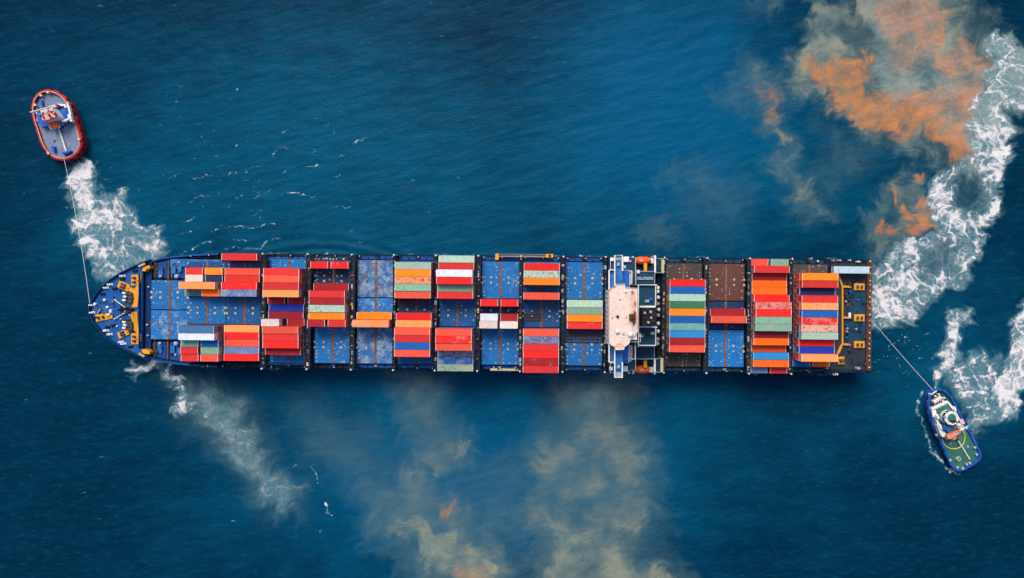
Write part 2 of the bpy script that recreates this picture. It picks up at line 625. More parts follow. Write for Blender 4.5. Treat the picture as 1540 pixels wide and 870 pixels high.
    for poly, wv in (([(590, 556), (680, 556), (700, 640), (720, 680), (690, 720), (620, 720), (590, 640)], 0.38),
                     ([(520, 720), (600, 690), (700, 720), (760, 800), (800, 910), (640, 910), (570, 830)], 0.42),
                     ([(830, 556), (960, 556), (990, 640), (995, 760), (1020, 860), (1060, 910), (780, 910), (770, 760), (790, 680)], 0.46),
                     ([(660, 700), (800, 680), (840, 760), (800, 860), (720, 820)], 0.22)):
        blob(turb, poly, wv, 24, 20, mod=veil, rag=14)
    # ---- orange silt
    sm = np.clip(0.95 + 0.5 * cl2, 0.4, 1.3)
    blob(silt, [(1220, 120), (1226, 96), (1250, 100), (1268, 106), (1282, 88), (1290, 70), (1305, 84), (1311, 112), (1298, 136), (1327, 139),
                (1366, 144), (1398, 136), (1428, 146), (1440, 122), (1414, 110), (1396, 74), (1400, 20), (1420, 6), (1418, 46), (1410, 66),
                (1432, 86), (1445, 108), (1468, 112), (1464, 140), (1456, 180), (1452, 215), (1458, 242), (1424, 250), (1412, 222), (1394, 202),
                (1359, 202), (1327, 188), (1285, 182), (1253, 156), (1238, 134)], 1.0, 8, 5, coarse=False, mod=np.clip(sm, 0.75, 1.3))
    blob(silt, [(1326, -30), (1412, -30), (1414, 10), (1398, 106), (1366, 100), (1327, 76), (1322, 30)], 0.78, 10, 10, mod=sm)
    blob(silt, [(1440, 60), (1470, 62), (1487, 88), (1477, 122), (1440, 112)], 0.72, 6, 10, mod=sm)
    blob(silt, [(1130, 128), (1148, 136), (1190, 132), (1165, 148), (1168, 175), (1160, 200), (1152, 165)], 0.36, 5, 10, mod=sm)
    for cx, cy, r in ((1378, 267, 9), (1394, 302, 11), (1384, 328, 15), (1362, 318, 11), (1328, 338, 10), (1346, 300, 7), (1372, 344, 12), (1402, 318, 8), (1345, 345, 8)):
        blob(silt, ell(cx, cy, r * 0.72, r * 0.66), 0.85, 3, 4, coarse=False, mod=sm, rag=3)
    blob(silt, ell(672, 762, 8, 6), 0.6, 4, 4, mod=sm, coarse=False, rag=2)
    blob(silt, [(690, 858), (725, 858), (735, 890), (690, 890)], 0.45, 7, 8, mod=sm)
    blob(foam, [(1300, -20), (1420, -20), (1440, 60), (1490, 70), (1480, 130), (1455, 240), (1400, 190), (1330, 140), (1300, 100)], 0.27, 12, 10)
    # ---- foam: tug wash at the bow
    # foam holds a density; the fine lace is in the material
    blob(foam, [(100, 248), (124, 244), (148, 260), (156, 288), (182, 286), (204, 312), (224, 336), (243, 372), (246, 392), (222, 402), (190, 414),
                (150, 434), (138, 404), (124, 372), (108, 332), (97, 288)], 0.49, 7, 6, coarse=False)
    blob(foam, [(100, 246), (132, 246), (150, 268), (150, 300), (120, 320), (106, 310), (98, 280)], 0.64, 6, 6, coarse=False)
    blob(foam, [(108, 310), (150, 300), (165, 340), (150, 390), (128, 372)], 0.56, 6, 6, coarse=False)
    blob(foam, [(196, 532), (240, 528), (236, 556), (206, 570)], 0.66, 5, 8)
    blob(foam, [(243, 552), (260, 556), (276, 592), (292, 608), (284, 630), (262, 628), (256, 600)], 0.62, 5, 8)
    blob(foam, [(262, 575), (318, 572), (356, 606), (392, 645), (408, 690), (446, 735), (442, 780), (400, 760), (362, 700), (330, 670), (292, 636)], 0.37, 20, 10, rag=9)
    blob(turb, [(240, 560), (330, 562), (370, 600), (402, 640), (420, 690), (456, 735), (450, 790), (392, 770), (350, 710), (316, 680), (270, 636)], 0.34, 24, 20, rag=9)
    # ---- foam: stern wash
    blob(foam, [(1304, 396), (1330, 386), (1360, 362), (1402, 336), (1408, 312), (1398, 290), (1406, 264), (1428, 248), (1452, 246), (1470, 200),
                (1490, 190), (1528, 196), (1512, 250), (1514, 290), (1500, 320), (1482, 350), (1476, 390), (1456, 420),
                (1430, 446), (1400, 460), (1380, 480), (1340, 492), (1304, 490)], 0.50, 6, 6, coarse=False)
    blob(foam, [(1304, 420), (1340, 400), (1380, 400), (1392, 430), (1360, 470), (1330, 488), (1304, 488)], 0.58, 9, 8, coarse=False)
    blob(foam, [(1400, 270), (1422, 254), (1436, 300), (1460, 330), (1440, 356), (1400, 345)], 0.62, 8, 8, coarse=False)
    blob(foam, [(1474, 200), (1520, 190), (1528, 215), (1512, 260), (1508, 310), (1482, 350), (1472, 330), (1492, 290), (1484, 240)], 0.60, 6, 8, coarse=False)
    blob(foam, [(1434, 268), (1476, 262), (1488, 296), (1468, 330), (1440, 306)], 0.62, 8, 10, coarse=False, mode='cut')
    blob(foam, [(1384, 380), (1420, 352), (1444, 370), (1420, 410), (1392, 420)], 0.32, 8, 10, coarse=False, mode='cut')
    blob(foam, [(1462, 120), (1486, 96), (1494, 52), (1520, 54), (1560, 80), (1560, 150), (1518, 166), (1530, 200), (1490, 230), (1450, 246), (1448, 190)], 0.50, 10, 8)
    blob(turb, [(1462, 120), (1486, 96), (1494, 52), (1520, 54), (1560, 80), (1560, 150), (1518, 166), (1530, 200), (1490, 230), (1450, 246), (1448, 190)], 0.75, 8, 12)
    # ---- foam: tug wash at the stern
    blob(foam, [(1534, 462), (1580, 440), (1580, 560), (1540, 604), (1512, 630), (1494, 626), (1482, 590), (1500, 558), (1516, 508)], 0.58, 6, 8, coarse=False)
    blob(foam, [(1432, 476), (1456, 458), (1462, 470), (1444, 520), (1428, 572), (1416, 584), (1406, 562), (1410, 522)], 0.54, 8, 4, coarse=False)
    blob(foam, [(1424, 548), (1470, 524), (1510, 530), (1496, 640), (1462, 664), (1440, 610)], 0.45, 12, 6, coarse=False)
    blob(foam, [(1456, 630), (1478, 636), (1474, 662), (1460, 660)], 0.52, 5, 6, coarse=False)
    # ---- foam lines
    wig, wig2, brk = perlin(PX / 5, PY / 5, 141), perlin(PX / 5, PY / 5, 143), fbm(PX / 6, PY / 6, 145, 2)

    def stroke(line, w, dens, fade=1.0):
        s = win(line, 40)
        d = ldist(PX[s] + 0.3 * wx[s] + 1.6 * wig[s], PY[s] + 0.3 * wy[s] + 1.6 * wig2[s], line)
        wv = w * np.clip(1.05 + 1.0 * brk[s], 0.25, 2.2)
        foam[s] = np.maximum(foam[s], dens * np.clip(0.95 + 0.6 * brk[s], 0.5, 1.2) * np.clip((wv + fade - d) / (2 * fade), 0, 1))
    stroke([(1386, 584), (1383, 610), (1388, 645), (1400, 675), (1420, 700), (1444, 713)], 1.3, 0.52)
    stroke([(1398, 684), (1410, 690), (1432, 710)], 2.0, 0.6)
    for ln in ([(1440, 575), (1470, 566), (1500, 560)], [(1444, 600), (1470, 590), (1492, 588)], [(1452, 618), (1480, 612), (1498, 616)],
               [(1430, 560), (1462, 545), (1466, 556)]):
        stroke(ln, 1.8, 0.6)
    stroke([(466, 704), (474, 716), (478, 728)], 1.0, 0.52)
    stroke([(489, 758), (491, 770), (497, 776)], 1.3, 0.62)
    stroke([(476, 802), (484, 800)], 0.8, 0.45)
    def z2(*p):
        return [(240 + a / 3.85, 180 + b / 3.85) for a, b in p]
    for ln in (z2((390, 310), (450, 295)), z2((490, 282), (590, 270)), z2((60, 345), (100, 340)), z2((190, 345), (305, 342)), z2((265, 315), (290, 345)),
               z2((865, 270), (930, 255)), z2((990, 212), (1080, 200)), z2((1110, 145), (1150, 128), (1205, 125)), z2((650, 200), (720, 165), (760, 160)),
               z2((710, 75), (740, 60)), z2((700, 310), (740, 295)), z2((185, 490), (240, 465), (300, 455)), z2((580, 440), (650, 410)),
               z2((715, 440), (790, 420), (880, 437)), z2((520, 540), (590, 525)), z2((975, 500), (1025, 492), (1080, 515)),
               z2((370, 655), (450, 615), (520, 612)), z2((530, 612), (600, 605), (660, 615)), z2((280, 665), (350, 650)), z2((115, 670), (180, 645)),
               z2((175, 750), (250, 710), (290, 712)), z2((375, 745), (480, 735), (580, 750)), z2((590, 745), (640, 710), (710, 695)),
               z2((120, 605), (200, 575)), z2((440, 690), (550, 690)), z2((105, 785), (150, 770)), z2((100, 815), (200, 790)),
               z2((1000, 325), (1035, 322)), z2((735, 375), (755, 360)), z2((450, 440), (480, 435)), z2((520, 512), (535, 508))):
        stroke(ln, 0.62, 0.50 + 0.2 * random.random(), 0.8)
    for i in range(240):
        if i < 170:
            cx, cy = random.gauss(330, 150), random.gauss(250, 85)
        else:
            cx, cy = random.uniform(0, 900), random.uniform(0, 870)
        ln = random.uniform(2, 9)
        a = random.gauss(-0.28, 0.25)
        stroke([(cx, cy), (cx + ln * math.cos(a), cy + ln * math.sin(a))], 0.5, random.uniform(0.28, 0.50), 0.55)
    hullside = [(p, yc(p) - 83) for p in range(300, 1310, 60)], [(p, yc(p) + 83) for p in range(300, 1310, 60)]
    for ln in hullside:
        stroke(ln, 2.2, 0.40, 2.2)
    for i in range(60):                                  # flecks off the stern
        cx, cy = random.gauss(1350, 28), random.gauss(525, 22)
        stroke([(cx, cy), (cx + random.uniform(1, 5), cy - random.uniform(-1, 3))], 0.6, random.uniform(0.4, 0.62), 0.6)
    # ---- broad changes of water colour (aerated and stirred-up water; lens corner darkening painted in)
    def soft(cx, cy, rx, ry, w):
        return w * np.exp(-(((PX + 1.6 * wx - cx) / rx) ** 2 + ((PY + 1.6 * wy - cy) / ry) ** 2))
    tone += soft(480, 200, 330, 200, 0.55) + soft(1010, 150, 170, 170, 0.75) + soft(720, 330, 420, 150, 0.25)
    tone += soft(650, 700, 360, 200, 0.55) + soft(1000, 640, 260, 170, 0.30) + soft(1280, 260, 200, 130, 0.35) + soft(1440, 560, 120, 130, 0.5)
    tone += soft(170, 340, 110, 120, 0.35)
    tone += 0.20 * fbm(PX / 170, PY / 170, 91, 4) + 0.16 * fbm(PX / 70, PY / 22, 93, 3)
    bluer = soft(1010, 140, 150, 190, 1.0) + soft(690, 740, 260, 130, 0.8)
    # ---- waves
    Xw, Yw = X + 1.0 * fbm(X / 15, Y / 15, 71, 2), Y
    ca, sa = math.cos(0.27), math.sin(0.27)
    U, V = Xw * ca + Yw * sa, -Xw * sa + Yw * ca
    Z = 0.15 * perlin(U / 11, V / 3.4, 81) + 0.08 * perlin(U / 5, V / 1.7, 83) + 0.07 * perlin(X / 14, Y / 14, 85)
    arc = np.zeros(shape)
    s = win([(240, 180), (640, 400)], 40)
    dd = np.hypot((PX[s] - 470) * 0.55, PY[s] - 470)
    arc[s] = 0.24 * np.sin(dd / 2.6 + 2.0 * fbm(PX[s] / 40, PY[s] / 40, 95, 2)) * np.exp(-((dd - 95) / 22) ** 2)
    Z += arc
    Z += 0.12 * np.clip(foam, 0, 1) * perlin(X / 1.6, Y / 1.6, 87)
    fade = np.clip(1 - (np.maximum(np.abs(X) - 260, 0) + np.maximum(np.abs(Y) - 180, 0)) / 100, 0, 1)
    Z *= fade

    ny, nx = shape
    me = bpy.data.meshes.new('sea')
    nv = nx * ny
    me.vertices.add(nv)
    me.vertices.foreach_set('co', np.stack([X, Y, Z], -1).astype(np.float32).ravel())
    idx = np.arange(nv).reshape(ny, nx)
    q = np.stack([idx[:-1, :-1], idx[:-1, 1:], idx[1:, 1:], idx[1:, :-1]], -1).reshape(-1, 4)
    me.loops.add(q.size)
    me.loops.foreach_set('vertex_index', q.ravel().astype(np.int32))
    me.polygons.add(len(q))
    me.polygons.foreach_set('loop_start', (np.arange(len(q)) * 4).astype(np.int32))
    me.polygons.foreach_set('use_smooth', np.ones(len(q), bool))
    a1 = me.attributes.new('mask', 'FLOAT_COLOR', 'POINT')
    a1.data.foreach_set('color', np.stack([foam, silt, turb, np.clip(bluer, 0, 1)], -1).astype(np.float32).ravel())
    a2 = me.attributes.new('tone', 'FLOAT', 'POINT')
    a2.data.foreach_set('value', tone.astype(np.float32).ravel())
    me.update(calc_edges=True)
    me.validate()
    o = obj('sea', me)
    tag(o, 'deep blue rippled sea with white wakes and orange silt clouds', 'sea', kind='structure')

    m, nt, b = new_mat('sea_water')
    at = N(nt, 'ShaderNodeAttribute', attribute_name='mask')
    sep = N(nt, 'ShaderNodeSeparateColor')
    link(nt, at.outputs['Color'], sep.inputs[0])
    fo, si, tu, bl = sep.outputs[0], sep.outputs[1], sep.outputs[2], at.outputs['Alpha']
    at2 = N(nt, 'ShaderNodeAttribute', attribute_name='tone')
    to = at2.outputs['Fac']
    geo = N(nt, 'ShaderNodeNewGeometry')
    pos = geo.outputs['Position']

    def warp(vec, scale, amp):
        nn = N(nt, 'ShaderNodeTexNoise', i_Scale=scale, i_Detail=3.0)
        link(nt, vec, nn.inputs['Vector'])
        sub = N(nt, 'ShaderNodeVectorMath', operation='SUBTRACT')
        link(nt, nn.outputs['Color'], sub.inputs[0])
        sub.inputs[1].default_value = (0.5, 0.5, 0.5)
        sc = N(nt, 'ShaderNodeVectorMath', operation='SCALE')
        link(nt, sub.outputs[0], sc.inputs[0])
        sc.inputs['Scale'].default_value = amp
        ad = N(nt, 'ShaderNodeVectorMath', operation='ADD')
        link(nt, vec, ad.inputs[0])
        link(nt, sc.outputs[0], ad.inputs[1])
        return ad.outputs[0]
    wa = warp(pos, 0.055, 10.0)
    w1 = warp(wa, 0.22, 2.4)
    n1 = noise(nt, w1, 0.13, 6, 0.58)
    n2 = noise(nt, pos, 1.6, 5, 0.7)
    n3 = noise(nt, w1, 0.5, 5, 0.6)

    def ridge(vec, scale, width, detail=1.5):
        r = noise(nt, vec, scale, detail, 0.5)
        r = math_n(nt, 'ABSOLUTE', math_n(nt, 'SUBTRACT', r, 0.5))
        return math_n(nt, 'SUBTRACT', 1.0, ramp01(nt, r, 0.0, width))
    r1 = ridge(w1, 0.12, 0.060)
    r2 = ridge(w1, 0.33, 0.075)
    r3 = ridge(warp(w1, 0.9, 0.5), 0.95, 0.14)
    pp = math_n(nt, 'ADD', math_n(nt, 'MULTIPLY', n1, 0.62), math_n(nt, 'MULTIPLY', n3, 0.38))
    pp = math_n(nt, 'ADD', pp, math_n(nt, 'MULTIPLY', math_n(nt, 'SUBTRACT', n2, 0.5), 0.22))
    pp = math_n(nt, 'ADD', pp, math_n(nt, 'MULTIPLY', r1, 0.10))
    pp = math_n(nt, 'ADD', pp, math_n(nt, 'MULTIPLY', r2, 0.06))
    thr = math_n(nt, 'SUBTRACT', 1.02, fo)
    body = ramp01(nt, pp, math_n(nt, 'SUBTRACT', thr, 0.03), math_n(nt, 'ADD', thr, 0.19))
    lines = math_n(nt, 'ADD', math_n(nt, 'MULTIPLY', r1, 0.55), math_n(nt, 'MULTIPLY', r2, 0.42))
    lines = math_n(nt, 'ADD', lines, math_n(nt, 'MULTIPLY', r3, 0.30))
    lines = math_n(nt, 'MULTIPLY', lines, math_n(nt, 'MULTIPLY', ramp01(nt, fo, 0.10, 0.62), math_n(nt, 'ADD', 0.30, math_n(nt, 'MULTIPLY', body, 0.5))))
    f = math_n(nt, 'ADD', math_n(nt, 'MULTIPLY', body, 0.56), lines)
    f = math_n(nt, 'MULTIPLY', f, math_n(nt, 'ADD', 0.66, math_n(nt, 'MULTIPLY', n2, 0.62)), clamp=True)
    f = math_n(nt, 'MULTIPLY', f, ramp01(nt, fo, 0.03, 0.25))
    f = math_n(nt, 'MINIMUM', f, 0.93)
    # water colour
    deep = mixc(nt, ramp01(nt, to, -0.1, 0.9), (0.0004, 0.0190, 0.046), (0.0012, 0.075, 0.148))
    deep = mixc(nt, math_n(nt, 'MULTIPLY', bl, 0.55), deep, (0.0010, 0.076, 0.190))
    rip = noise(nt, stretch(nt, pos, 0.45, 1.4, 1.0, -0.27), 0.55, 6, 0.65)
    deep = mixc(nt, math_n(nt, 'MULTIPLY', ramp01(nt, rip, 0.48, 0.74), 0.14), deep, (0.016, 0.16, 0.24))
    tn = noise(nt, w1, 0.10, 4, 0.55)
    tuf = math_n(nt, 'MULTIPLY', tu, math_n(nt, 'ADD', 0.72, math_n(nt, 'MULTIPLY', tn, 0.95)), clamp=True)
    c = mixc(nt, tuf, deep, mixc(nt, math_n(nt, 'MULTIPLY', ramp01(nt, tn, 0.25, 0.7), ramp01(nt, tu, 0.15, 0.75)), (0.085, 0.160, 0.162), (0.225, 0.235, 0.180)))
    sn = noise(nt, warp(wa, 0.16, 7.0), 0.15, 6, 0.58)
    sif = math_n(nt, 'MULTIPLY', math_n(nt, 'MULTIPLY', si, math_n(nt, 'ADD', 0.34, math_n(nt, 'MULTIPLY', sn, 1.05))), math_n(nt, 'ADD', 0.86, math_n(nt, 'MULTIPLY', ridge(warp(w1, 0.3, 4.0), 0.16, 0.12, 3.0), 0.22)), clamp=True)
    c = mixc(nt, sif, c, mixc(nt, ramp01(nt, sn, 0.3, 0.7), mixc(nt, ramp01(nt, noise(nt, wa, 0.07, 3, 0.5), 0.4, 0.6), (0.25, 0.150, 0.078), (0.33, 0.130, 0.052)), (0.47, 0.195, 0.080)))
    aer = math_n(nt, 'MULTIPLY', ramp01(nt, fo, 0.05, 0.75), math_n(nt, 'ADD', 0.42, math_n(nt, 'MULTIPLY', n1, 0.65)), clamp=True)
    c = mixc(nt, aer, c, (0.095, 0.250, 0.285))
    c = mixc(nt, f, c, (0.68, 0.645, 0.65))
    link(nt, c, b.inputs['Base Color'])
    link(nt, math_n(nt, 'ADD', 0.12, math_n(nt, 'MULTIPLY', f, 0.6)), b.inputs['Roughness'])
    b.inputs['IOR'].default_value = 1.33
    b.inputs['Specular IOR Level'].default_value = 0.03
    b1 = noise(nt, stretch(nt, pos, 0.6, 1.5, 1.0, -0.27), 0.9, 5, 0.6)
    h = math_n(nt, 'ADD', math_n(nt, 'MULTIPLY', b1, 0.6), math_n(nt, 'MULTIPLY', n2, 0.25))
    h = math_n(nt, 'ADD', h, math_n(nt, 'MULTIPLY', f, 0.5))
    bp = N(nt, 'ShaderNodeBump', i_Strength=0.55, i_Distance=0.6)
    link(nt, h, bp.inputs['Height'])
    link(nt, bp.outputs[0], b.inputs['Normal'])
    me.materials.append(m)
    return o


build_sea()

# ------------------------------------------------------------------ the ship
ship = thing('container_ship', 'long blue container ship loaded with coloured containers, white bridge roof aft', 'container ship', SHIP_M)

HWT = [(134, 3.0), (135.5, 8), (138, 14), (143, 22), (152, 33), (161, 42), (172, 50), (184, 57), (196, 63), (209, 68.5), (225, 73.5), (245, 78),
       (265, 81), (290, 83.5), (330, 85.5), (400, 86), (1240, 86), (1280, 85.5), (1310, 84.5)]


def hw(px):
    """half breadth in metres at deck level"""
    k = (ZC - ZD) / FPX
    for (a, va), (b2, vb) in zip(HWT[:-1], HWT[1:]):
        if px <= b2:
            t = max(0.0, (px - a) / (b2 - a))
            return (va + (vb - va) * t) * k
    return HWT[-1][1] * k


ST = [p for p, _ in HWT[:15]] + list(range(460, 1300, 60)) + [1310]
def XD(p):
    return LX(p, ZD + 4.0 * min(1.0, max(0.0, (240 - p) / 30.0)))



def hull_loft():
    mb = MB()
    rings = []
    for p in ST:
        fore = max(0.0, (330 - p) / 196.0)
        zt = ZD + 3.0 * min(1, max(0, (232 - p) / 14.0)) + 0.0
        wd, ww = hw(p), hw(max(134, p - 34 * fore ** 0.5 - 6)) * (1 if p > 160 else 0.55)
        wm = 0.5 * (wd + ww)
        x = XD(p)
        xs = x + fore ** 2 * 7.0
        xm = x + fore ** 2 * 3.0
        rings.append([(x, wd, zt), (xm, wm, 6.0), (xs, ww, 0.0), (xs, ww * 0.98, -3.0),
                      (xs, -ww * 0.98, -3.0), (xs, -ww, 0.0), (xm, -wm, 6.0), (x, -wd, zt)])
    vs = [p for r in rings for p in r]
    fs = []
    n = 8
    for i in range(len(rings) - 1):
        for j in range(n - 1):
            fs.append((i * n + j, i * n + j + 1, (i + 1) * n + j + 1, (i + 1) * n + j))
    fs.append(tuple(range(n)))
    fs.append(tuple((len(rings) - 1) * n + j for j in range(n - 1, -1, -1)))
    mb.add(vs, fs)
    return mb


hull = hull_loft().build('hull', 'hull', ship)


def deck_poly(p0, p1, inset, extra=()):
    ps = sorted(set([p0, p1] + [p for p in ST if p0 < p < p1]))
    up = [(XD(p), hw(p) - inset) for p in ps]
    return up + [(x, -y) for x, y in up[::-1]]


mb = MB()
mb.prism(deck_poly(226, 1309, 0.12), ZD - 0.6, ZD)
mb.build('main_deck', 'deck', ship)
mb = MB()
mb.prism(deck_poly(135.5, 212, 0.15), ZD + 2.0, ZD + 3.0)
mb.build('forecastle_deck', 'fore', ship)
mb = MB()
mb.prism(deck_poly(212.2, 225.8, 0.15), ZD - 0.6, ZD + 1.2)
mb.build('well_deck', 'bulwark_navy', ship)
# bow bulwark and side rails
ps = [p for p in ST if p <= 225] + [231]
bul = [(XD(p), hw(p) - 0.12, 0) for p in ps]
line = [(x, -y) for x, y, _ in bul[::-1]] + [(x, y) for x, y, _ in bul]
mb = MB()
mb.wall(line, ZD + 2.6, ZD + 4.2, 0.28)
mb.build('bow_bulwark', 'bulwark_navy', ship)
for s in (1, -1):
    mb = MB()
    ln = [(XD(p), s * (hw(p) - 0.35)) for p in [232] + [q for q in ST if q > 235] ]
    for zr in (0.55, 1.1):
        mb.tube([(x, y, ZD + zr) for x, y in ln], 0.06, 4)
    x = ln[0][0]
    while x < ln[-1][0]:
        px = 134 + (x - XD(134)) / (XD(1310) - XD(134)) * (1310 - 134)
        mb.box(x - 0.05, x + 0.05, s * (hw(px) - 0.35) - 0.05, s * (hw(px) - 0.35) + 0.05, ZD, ZD + 1.1)
        x += 3.0
    tag(mb.build('side_railing', 'navy', ship), kind=None)

# ---- hatch covers
KH = (ZC - ZH) / FPX
ROW = 10.67 * KH
BLUE = (0.002, 0.135, 0.40)
DEEP = (0.002, 0.072, 0.23)
DARKB = (0.003, 0.034, 0.11)
BROWN = (0.125, 0.044, 0.034)
GREYB = (0.058, 0.046, 0.042)
BASE = {2: 285, 3: 342, 4: 408, 5: 475, 6: 539, 7: 600, 8: 662, 9: 726, 10: 788, 11: 852, 12: 1001, 13: 1065, 14: 1127, 15: 1190, 1: 229}
CL40 = 12.19
HCOL = {1: [(BLUE, .55), (BLUE, .8)], 2: [(DEEP, .3), (BLUE, .55), (DEEP, .3)], 3: [(DEEP, .3), (DEEP, .2), (DEEP, .3)], 4: [(BLUE, .5)] * 3,
        5: [(DARKB, .25), (BLUE, .5), (BLUE, .6)], 6: [(BLUE, 1.0), (BLUE, .75), (BLUE, .95)], 7: [(DEEP, .3), (DARKB, .2), (DEEP, .3)],
        8: [(BLUE, .3), (DEEP, .3), (BLUE, .3)], 9: [(BLUE, .6), (DARKB, .2), (BLUE, .35)], 10: [(BLUE, .2), (DEEP, .2), (BLUE, .3)],
        11: [(BLUE, .45), (DEEP, .3), (BLUE, .5)], 12: [(GREYB, .3), (GREYB, .3), (GREYB, .4)], 13: [(BROWN, .35), (DARKB, .2), (BLUE, .5)],
        14: [(DARKB, .3)] * 3, 15: [(GREYB, .45), (GREYB, .3), (DARKB, .4)]}


def hatch_panel(bay, r0, r1, colr, wear):
    """one hatch cover: rows r0..r1 counted from the ship's centre line (starboard positive)"""
    x0 = LX(BASE[bay]) - 0.45
    x1 = x0 + CL40 + 0.9
    y0, y1 = r0 * ROW + 0.14, r1 * ROW - 0.14
    mb = MB()
    mb.box(x0 + 0.25, x1 - 0.25, y0 + 0.2, y1 - 0.2, ZD - 0.3, ZH - 0.75)
    mb.bevbox(x0, x1, y0, y1, ZH - 0.75, ZH, 0.12)
    # shallow stiffening ribs on the top plate
    nrib = int((y1 - y0) / (ROW / 2))
    h = mb.build('hatch_cover', 'hatch', ship)
    h.color = (*colr, wear)
    xm = (x0 + x1) / 2
    mb = MB()
    mb.box(xm - 0.36, xm + 0.36, y0 + 0.05, y1 - 0.05, ZH - 0.05, ZH + 0.05)
    yy = y0 + 0.6
    while yy < y1 - 0.5:
        mb.box(xm - 0.5, xm + 0.5, yy, yy + random.uniform(0.15, 0.5), ZH - 0.02, ZH + 0.12)
        yy += ROW / 2
    mb.build('cross_joint', 'seam', h)
    # stacking sockets along the ends, one pair for each row
    mb = MB()
    r = math.ceil(r0)
    while r <= r1 + 0.01:
        for fx in (0.9, CL40 * 0.5 - 0.9, CL40 * 0.5 + 1.75, CL40 - 0.05):
            if y0 + 0.3 < r * ROW < y1 - 0.3:
                if random.random() < (0.8 if fx in (0.9, CL40 - 0.05) else 0.4):
                    cx = x0 + fx
                    q_ = random.uniform(0.12, 0.24)
                    mb.box(cx - q_, cx + q_, r * ROW - q_ * 1.2, r * ROW + q_ * 1.2, ZH - 0.02, ZH + 0.10, random.choice([0, 0, 1, 2]))
        r += 0.5 if (r1 - r0) > 4.5 else 1.0
    for i in range(int((r1 - r0) * (9 + 13 * wear))):
        cx, cy = random.uniform(x0 + 0.3, x1 - 0.5), random.uniform(y0 + 0.3, y1 - 0.5)
        q_ = random.uniform(0.10, 0.26)
        mb.box(cx, cx + q_, cy, cy + random.uniform(0.1, 0.34), ZH - 0.02, ZH + random.uniform(0.04, 0.14), random.choice([0, 1, 2, 2, 3, 3]))
    tag(mb.build('stacking_socket', ['cone', 'pad', 'seam', 'navy'], h), kind='stuff')
    mid = 0.5 * (r0 + r1) * ROW
    for dy in (-0.95, 0.95):
        for fx in (0.18, CL40 * 0.27, CL40 * 0.77, CL40 + 0.7):
            mb = MB()
            pr = random.uniform(0.34, 0.46)
            mb.cyl(x0 + fx, mid + dy, ZH - 0.02, ZH + 0.14, pr, 10)
            mb.cyl(x0 + fx, mid + dy, ZH + 0.14, ZH + 0.2, 0.26, 8)
            mb.build('lifting_pad', random.choice(['pad', 'pad', 'pad', 'cone'] if wear < 0.7 else ['pad', 'seam', 'seam', 'cone']), h)
    return h


for bay in sorted(BASE):
    if bay == 1:
        for i, (a, b2) in enumerate(((0.0, 4.22), (-4.22, 0.0))):
            hatch_panel(1, a, b2, *HCOL[1][i])
        continue
    o = 7.34 if bay > 3 else 6.9
    for i, (a, b2) in enumerate(((2, o), (-2, 2), (-o, -2))):
        hatch_panel(bay, a, b2, *HCOL[bay][i])

# ---- pedestals that carry the outboard rows, one mesh for each side of a bay
for bay in sorted(BASE):
    if bay in (1,):
        continue
    for s in (1, -1):
        mb = MB()
        x0 = LX(BASE[bay])
        for fx in (0.15, 5.5, 6.5, CL40 - 0.4):
            px = BASE[bay] + fx / KH
            ye = min(8 * ROW - 0.15, hw(px) - 0.3)
            mb.box(x0 + fx - 0.2, x0 + fx + 0.35, s * ye - 0.45 if s > 0 else -ye, s * ye if s > 0 else -ye + 0.45, ZD - 0.1, ZH)
        mb.box(x0 + 0.2, x0 + CL40 - 0.2, s * (7.42 * ROW) - 0.05, s * (7.42 * ROW) + 0.05, ZD, ZD + 1.2)
        for fx in (3.0, 9.0):
            mb.cyl(x0 + fx, s * 7.62 * ROW, ZD - 0.1, ZD + 1.3, 0.22, 8)
        for fx in (0.15, 6.5, CL40 - 0.4):
            if random.random() < 0.6:
                px = BASE[bay] + fx / KH
                ye = s * (min(8 * ROW - 0.15, hw(px) - 0.3) - 0.22)
                mb.box(x0 + fx - 0.14, x0 + fx + 0.28, ye - 0.2, ye + 0.2, ZH - 0.01, ZH + 0.1, 1)
        mb.build('container_pedestal', ['navy', 'cone'], ship)
        if bay > 5:
            mb = MB()
            ya_, yb_ = 7.36 * ROW, hw(BASE[bay]) - 0.5
            mb.box(x0 - 0.1, x0 + CL40 + 0.1, s * ya_ if s > 0 else -yb_, yb_ if s > 0 else -ya_, ZD - 0.02, ZD + 0.5)
            mb.build('side_walkway', 'hull' if bay < 12 else 'teal', ship)
        # deck-edge fittings: a winch frame amidships of each bay and a pair of pale vents
        if bay > 3:
            mb = MB()
            xm = x0 + CL40 / 2
            ym = s * 7.7 * ROW
            mb.box(xm - 0.5, xm + 0.5, ym - 0.35, ym + 0.35, ZD - 0.05, ZD + 1.0)
            mb.tube([(xm - 0.6, ym - 0.5, ZD + 1.0), (xm + 0.6, ym + 0.5, ZD + 1.4)], 0.12, 5)
            mb.tube([(xm - 0.6, ym + 0.5, ZD + 1.0), (xm + 0.6, ym - 0.5, ZD + 1.4)], 0.12, 5)
            mb.build('deck_locker', random.choice(['rusty', 'steel', 'rusty', 'bluebox']), ship)

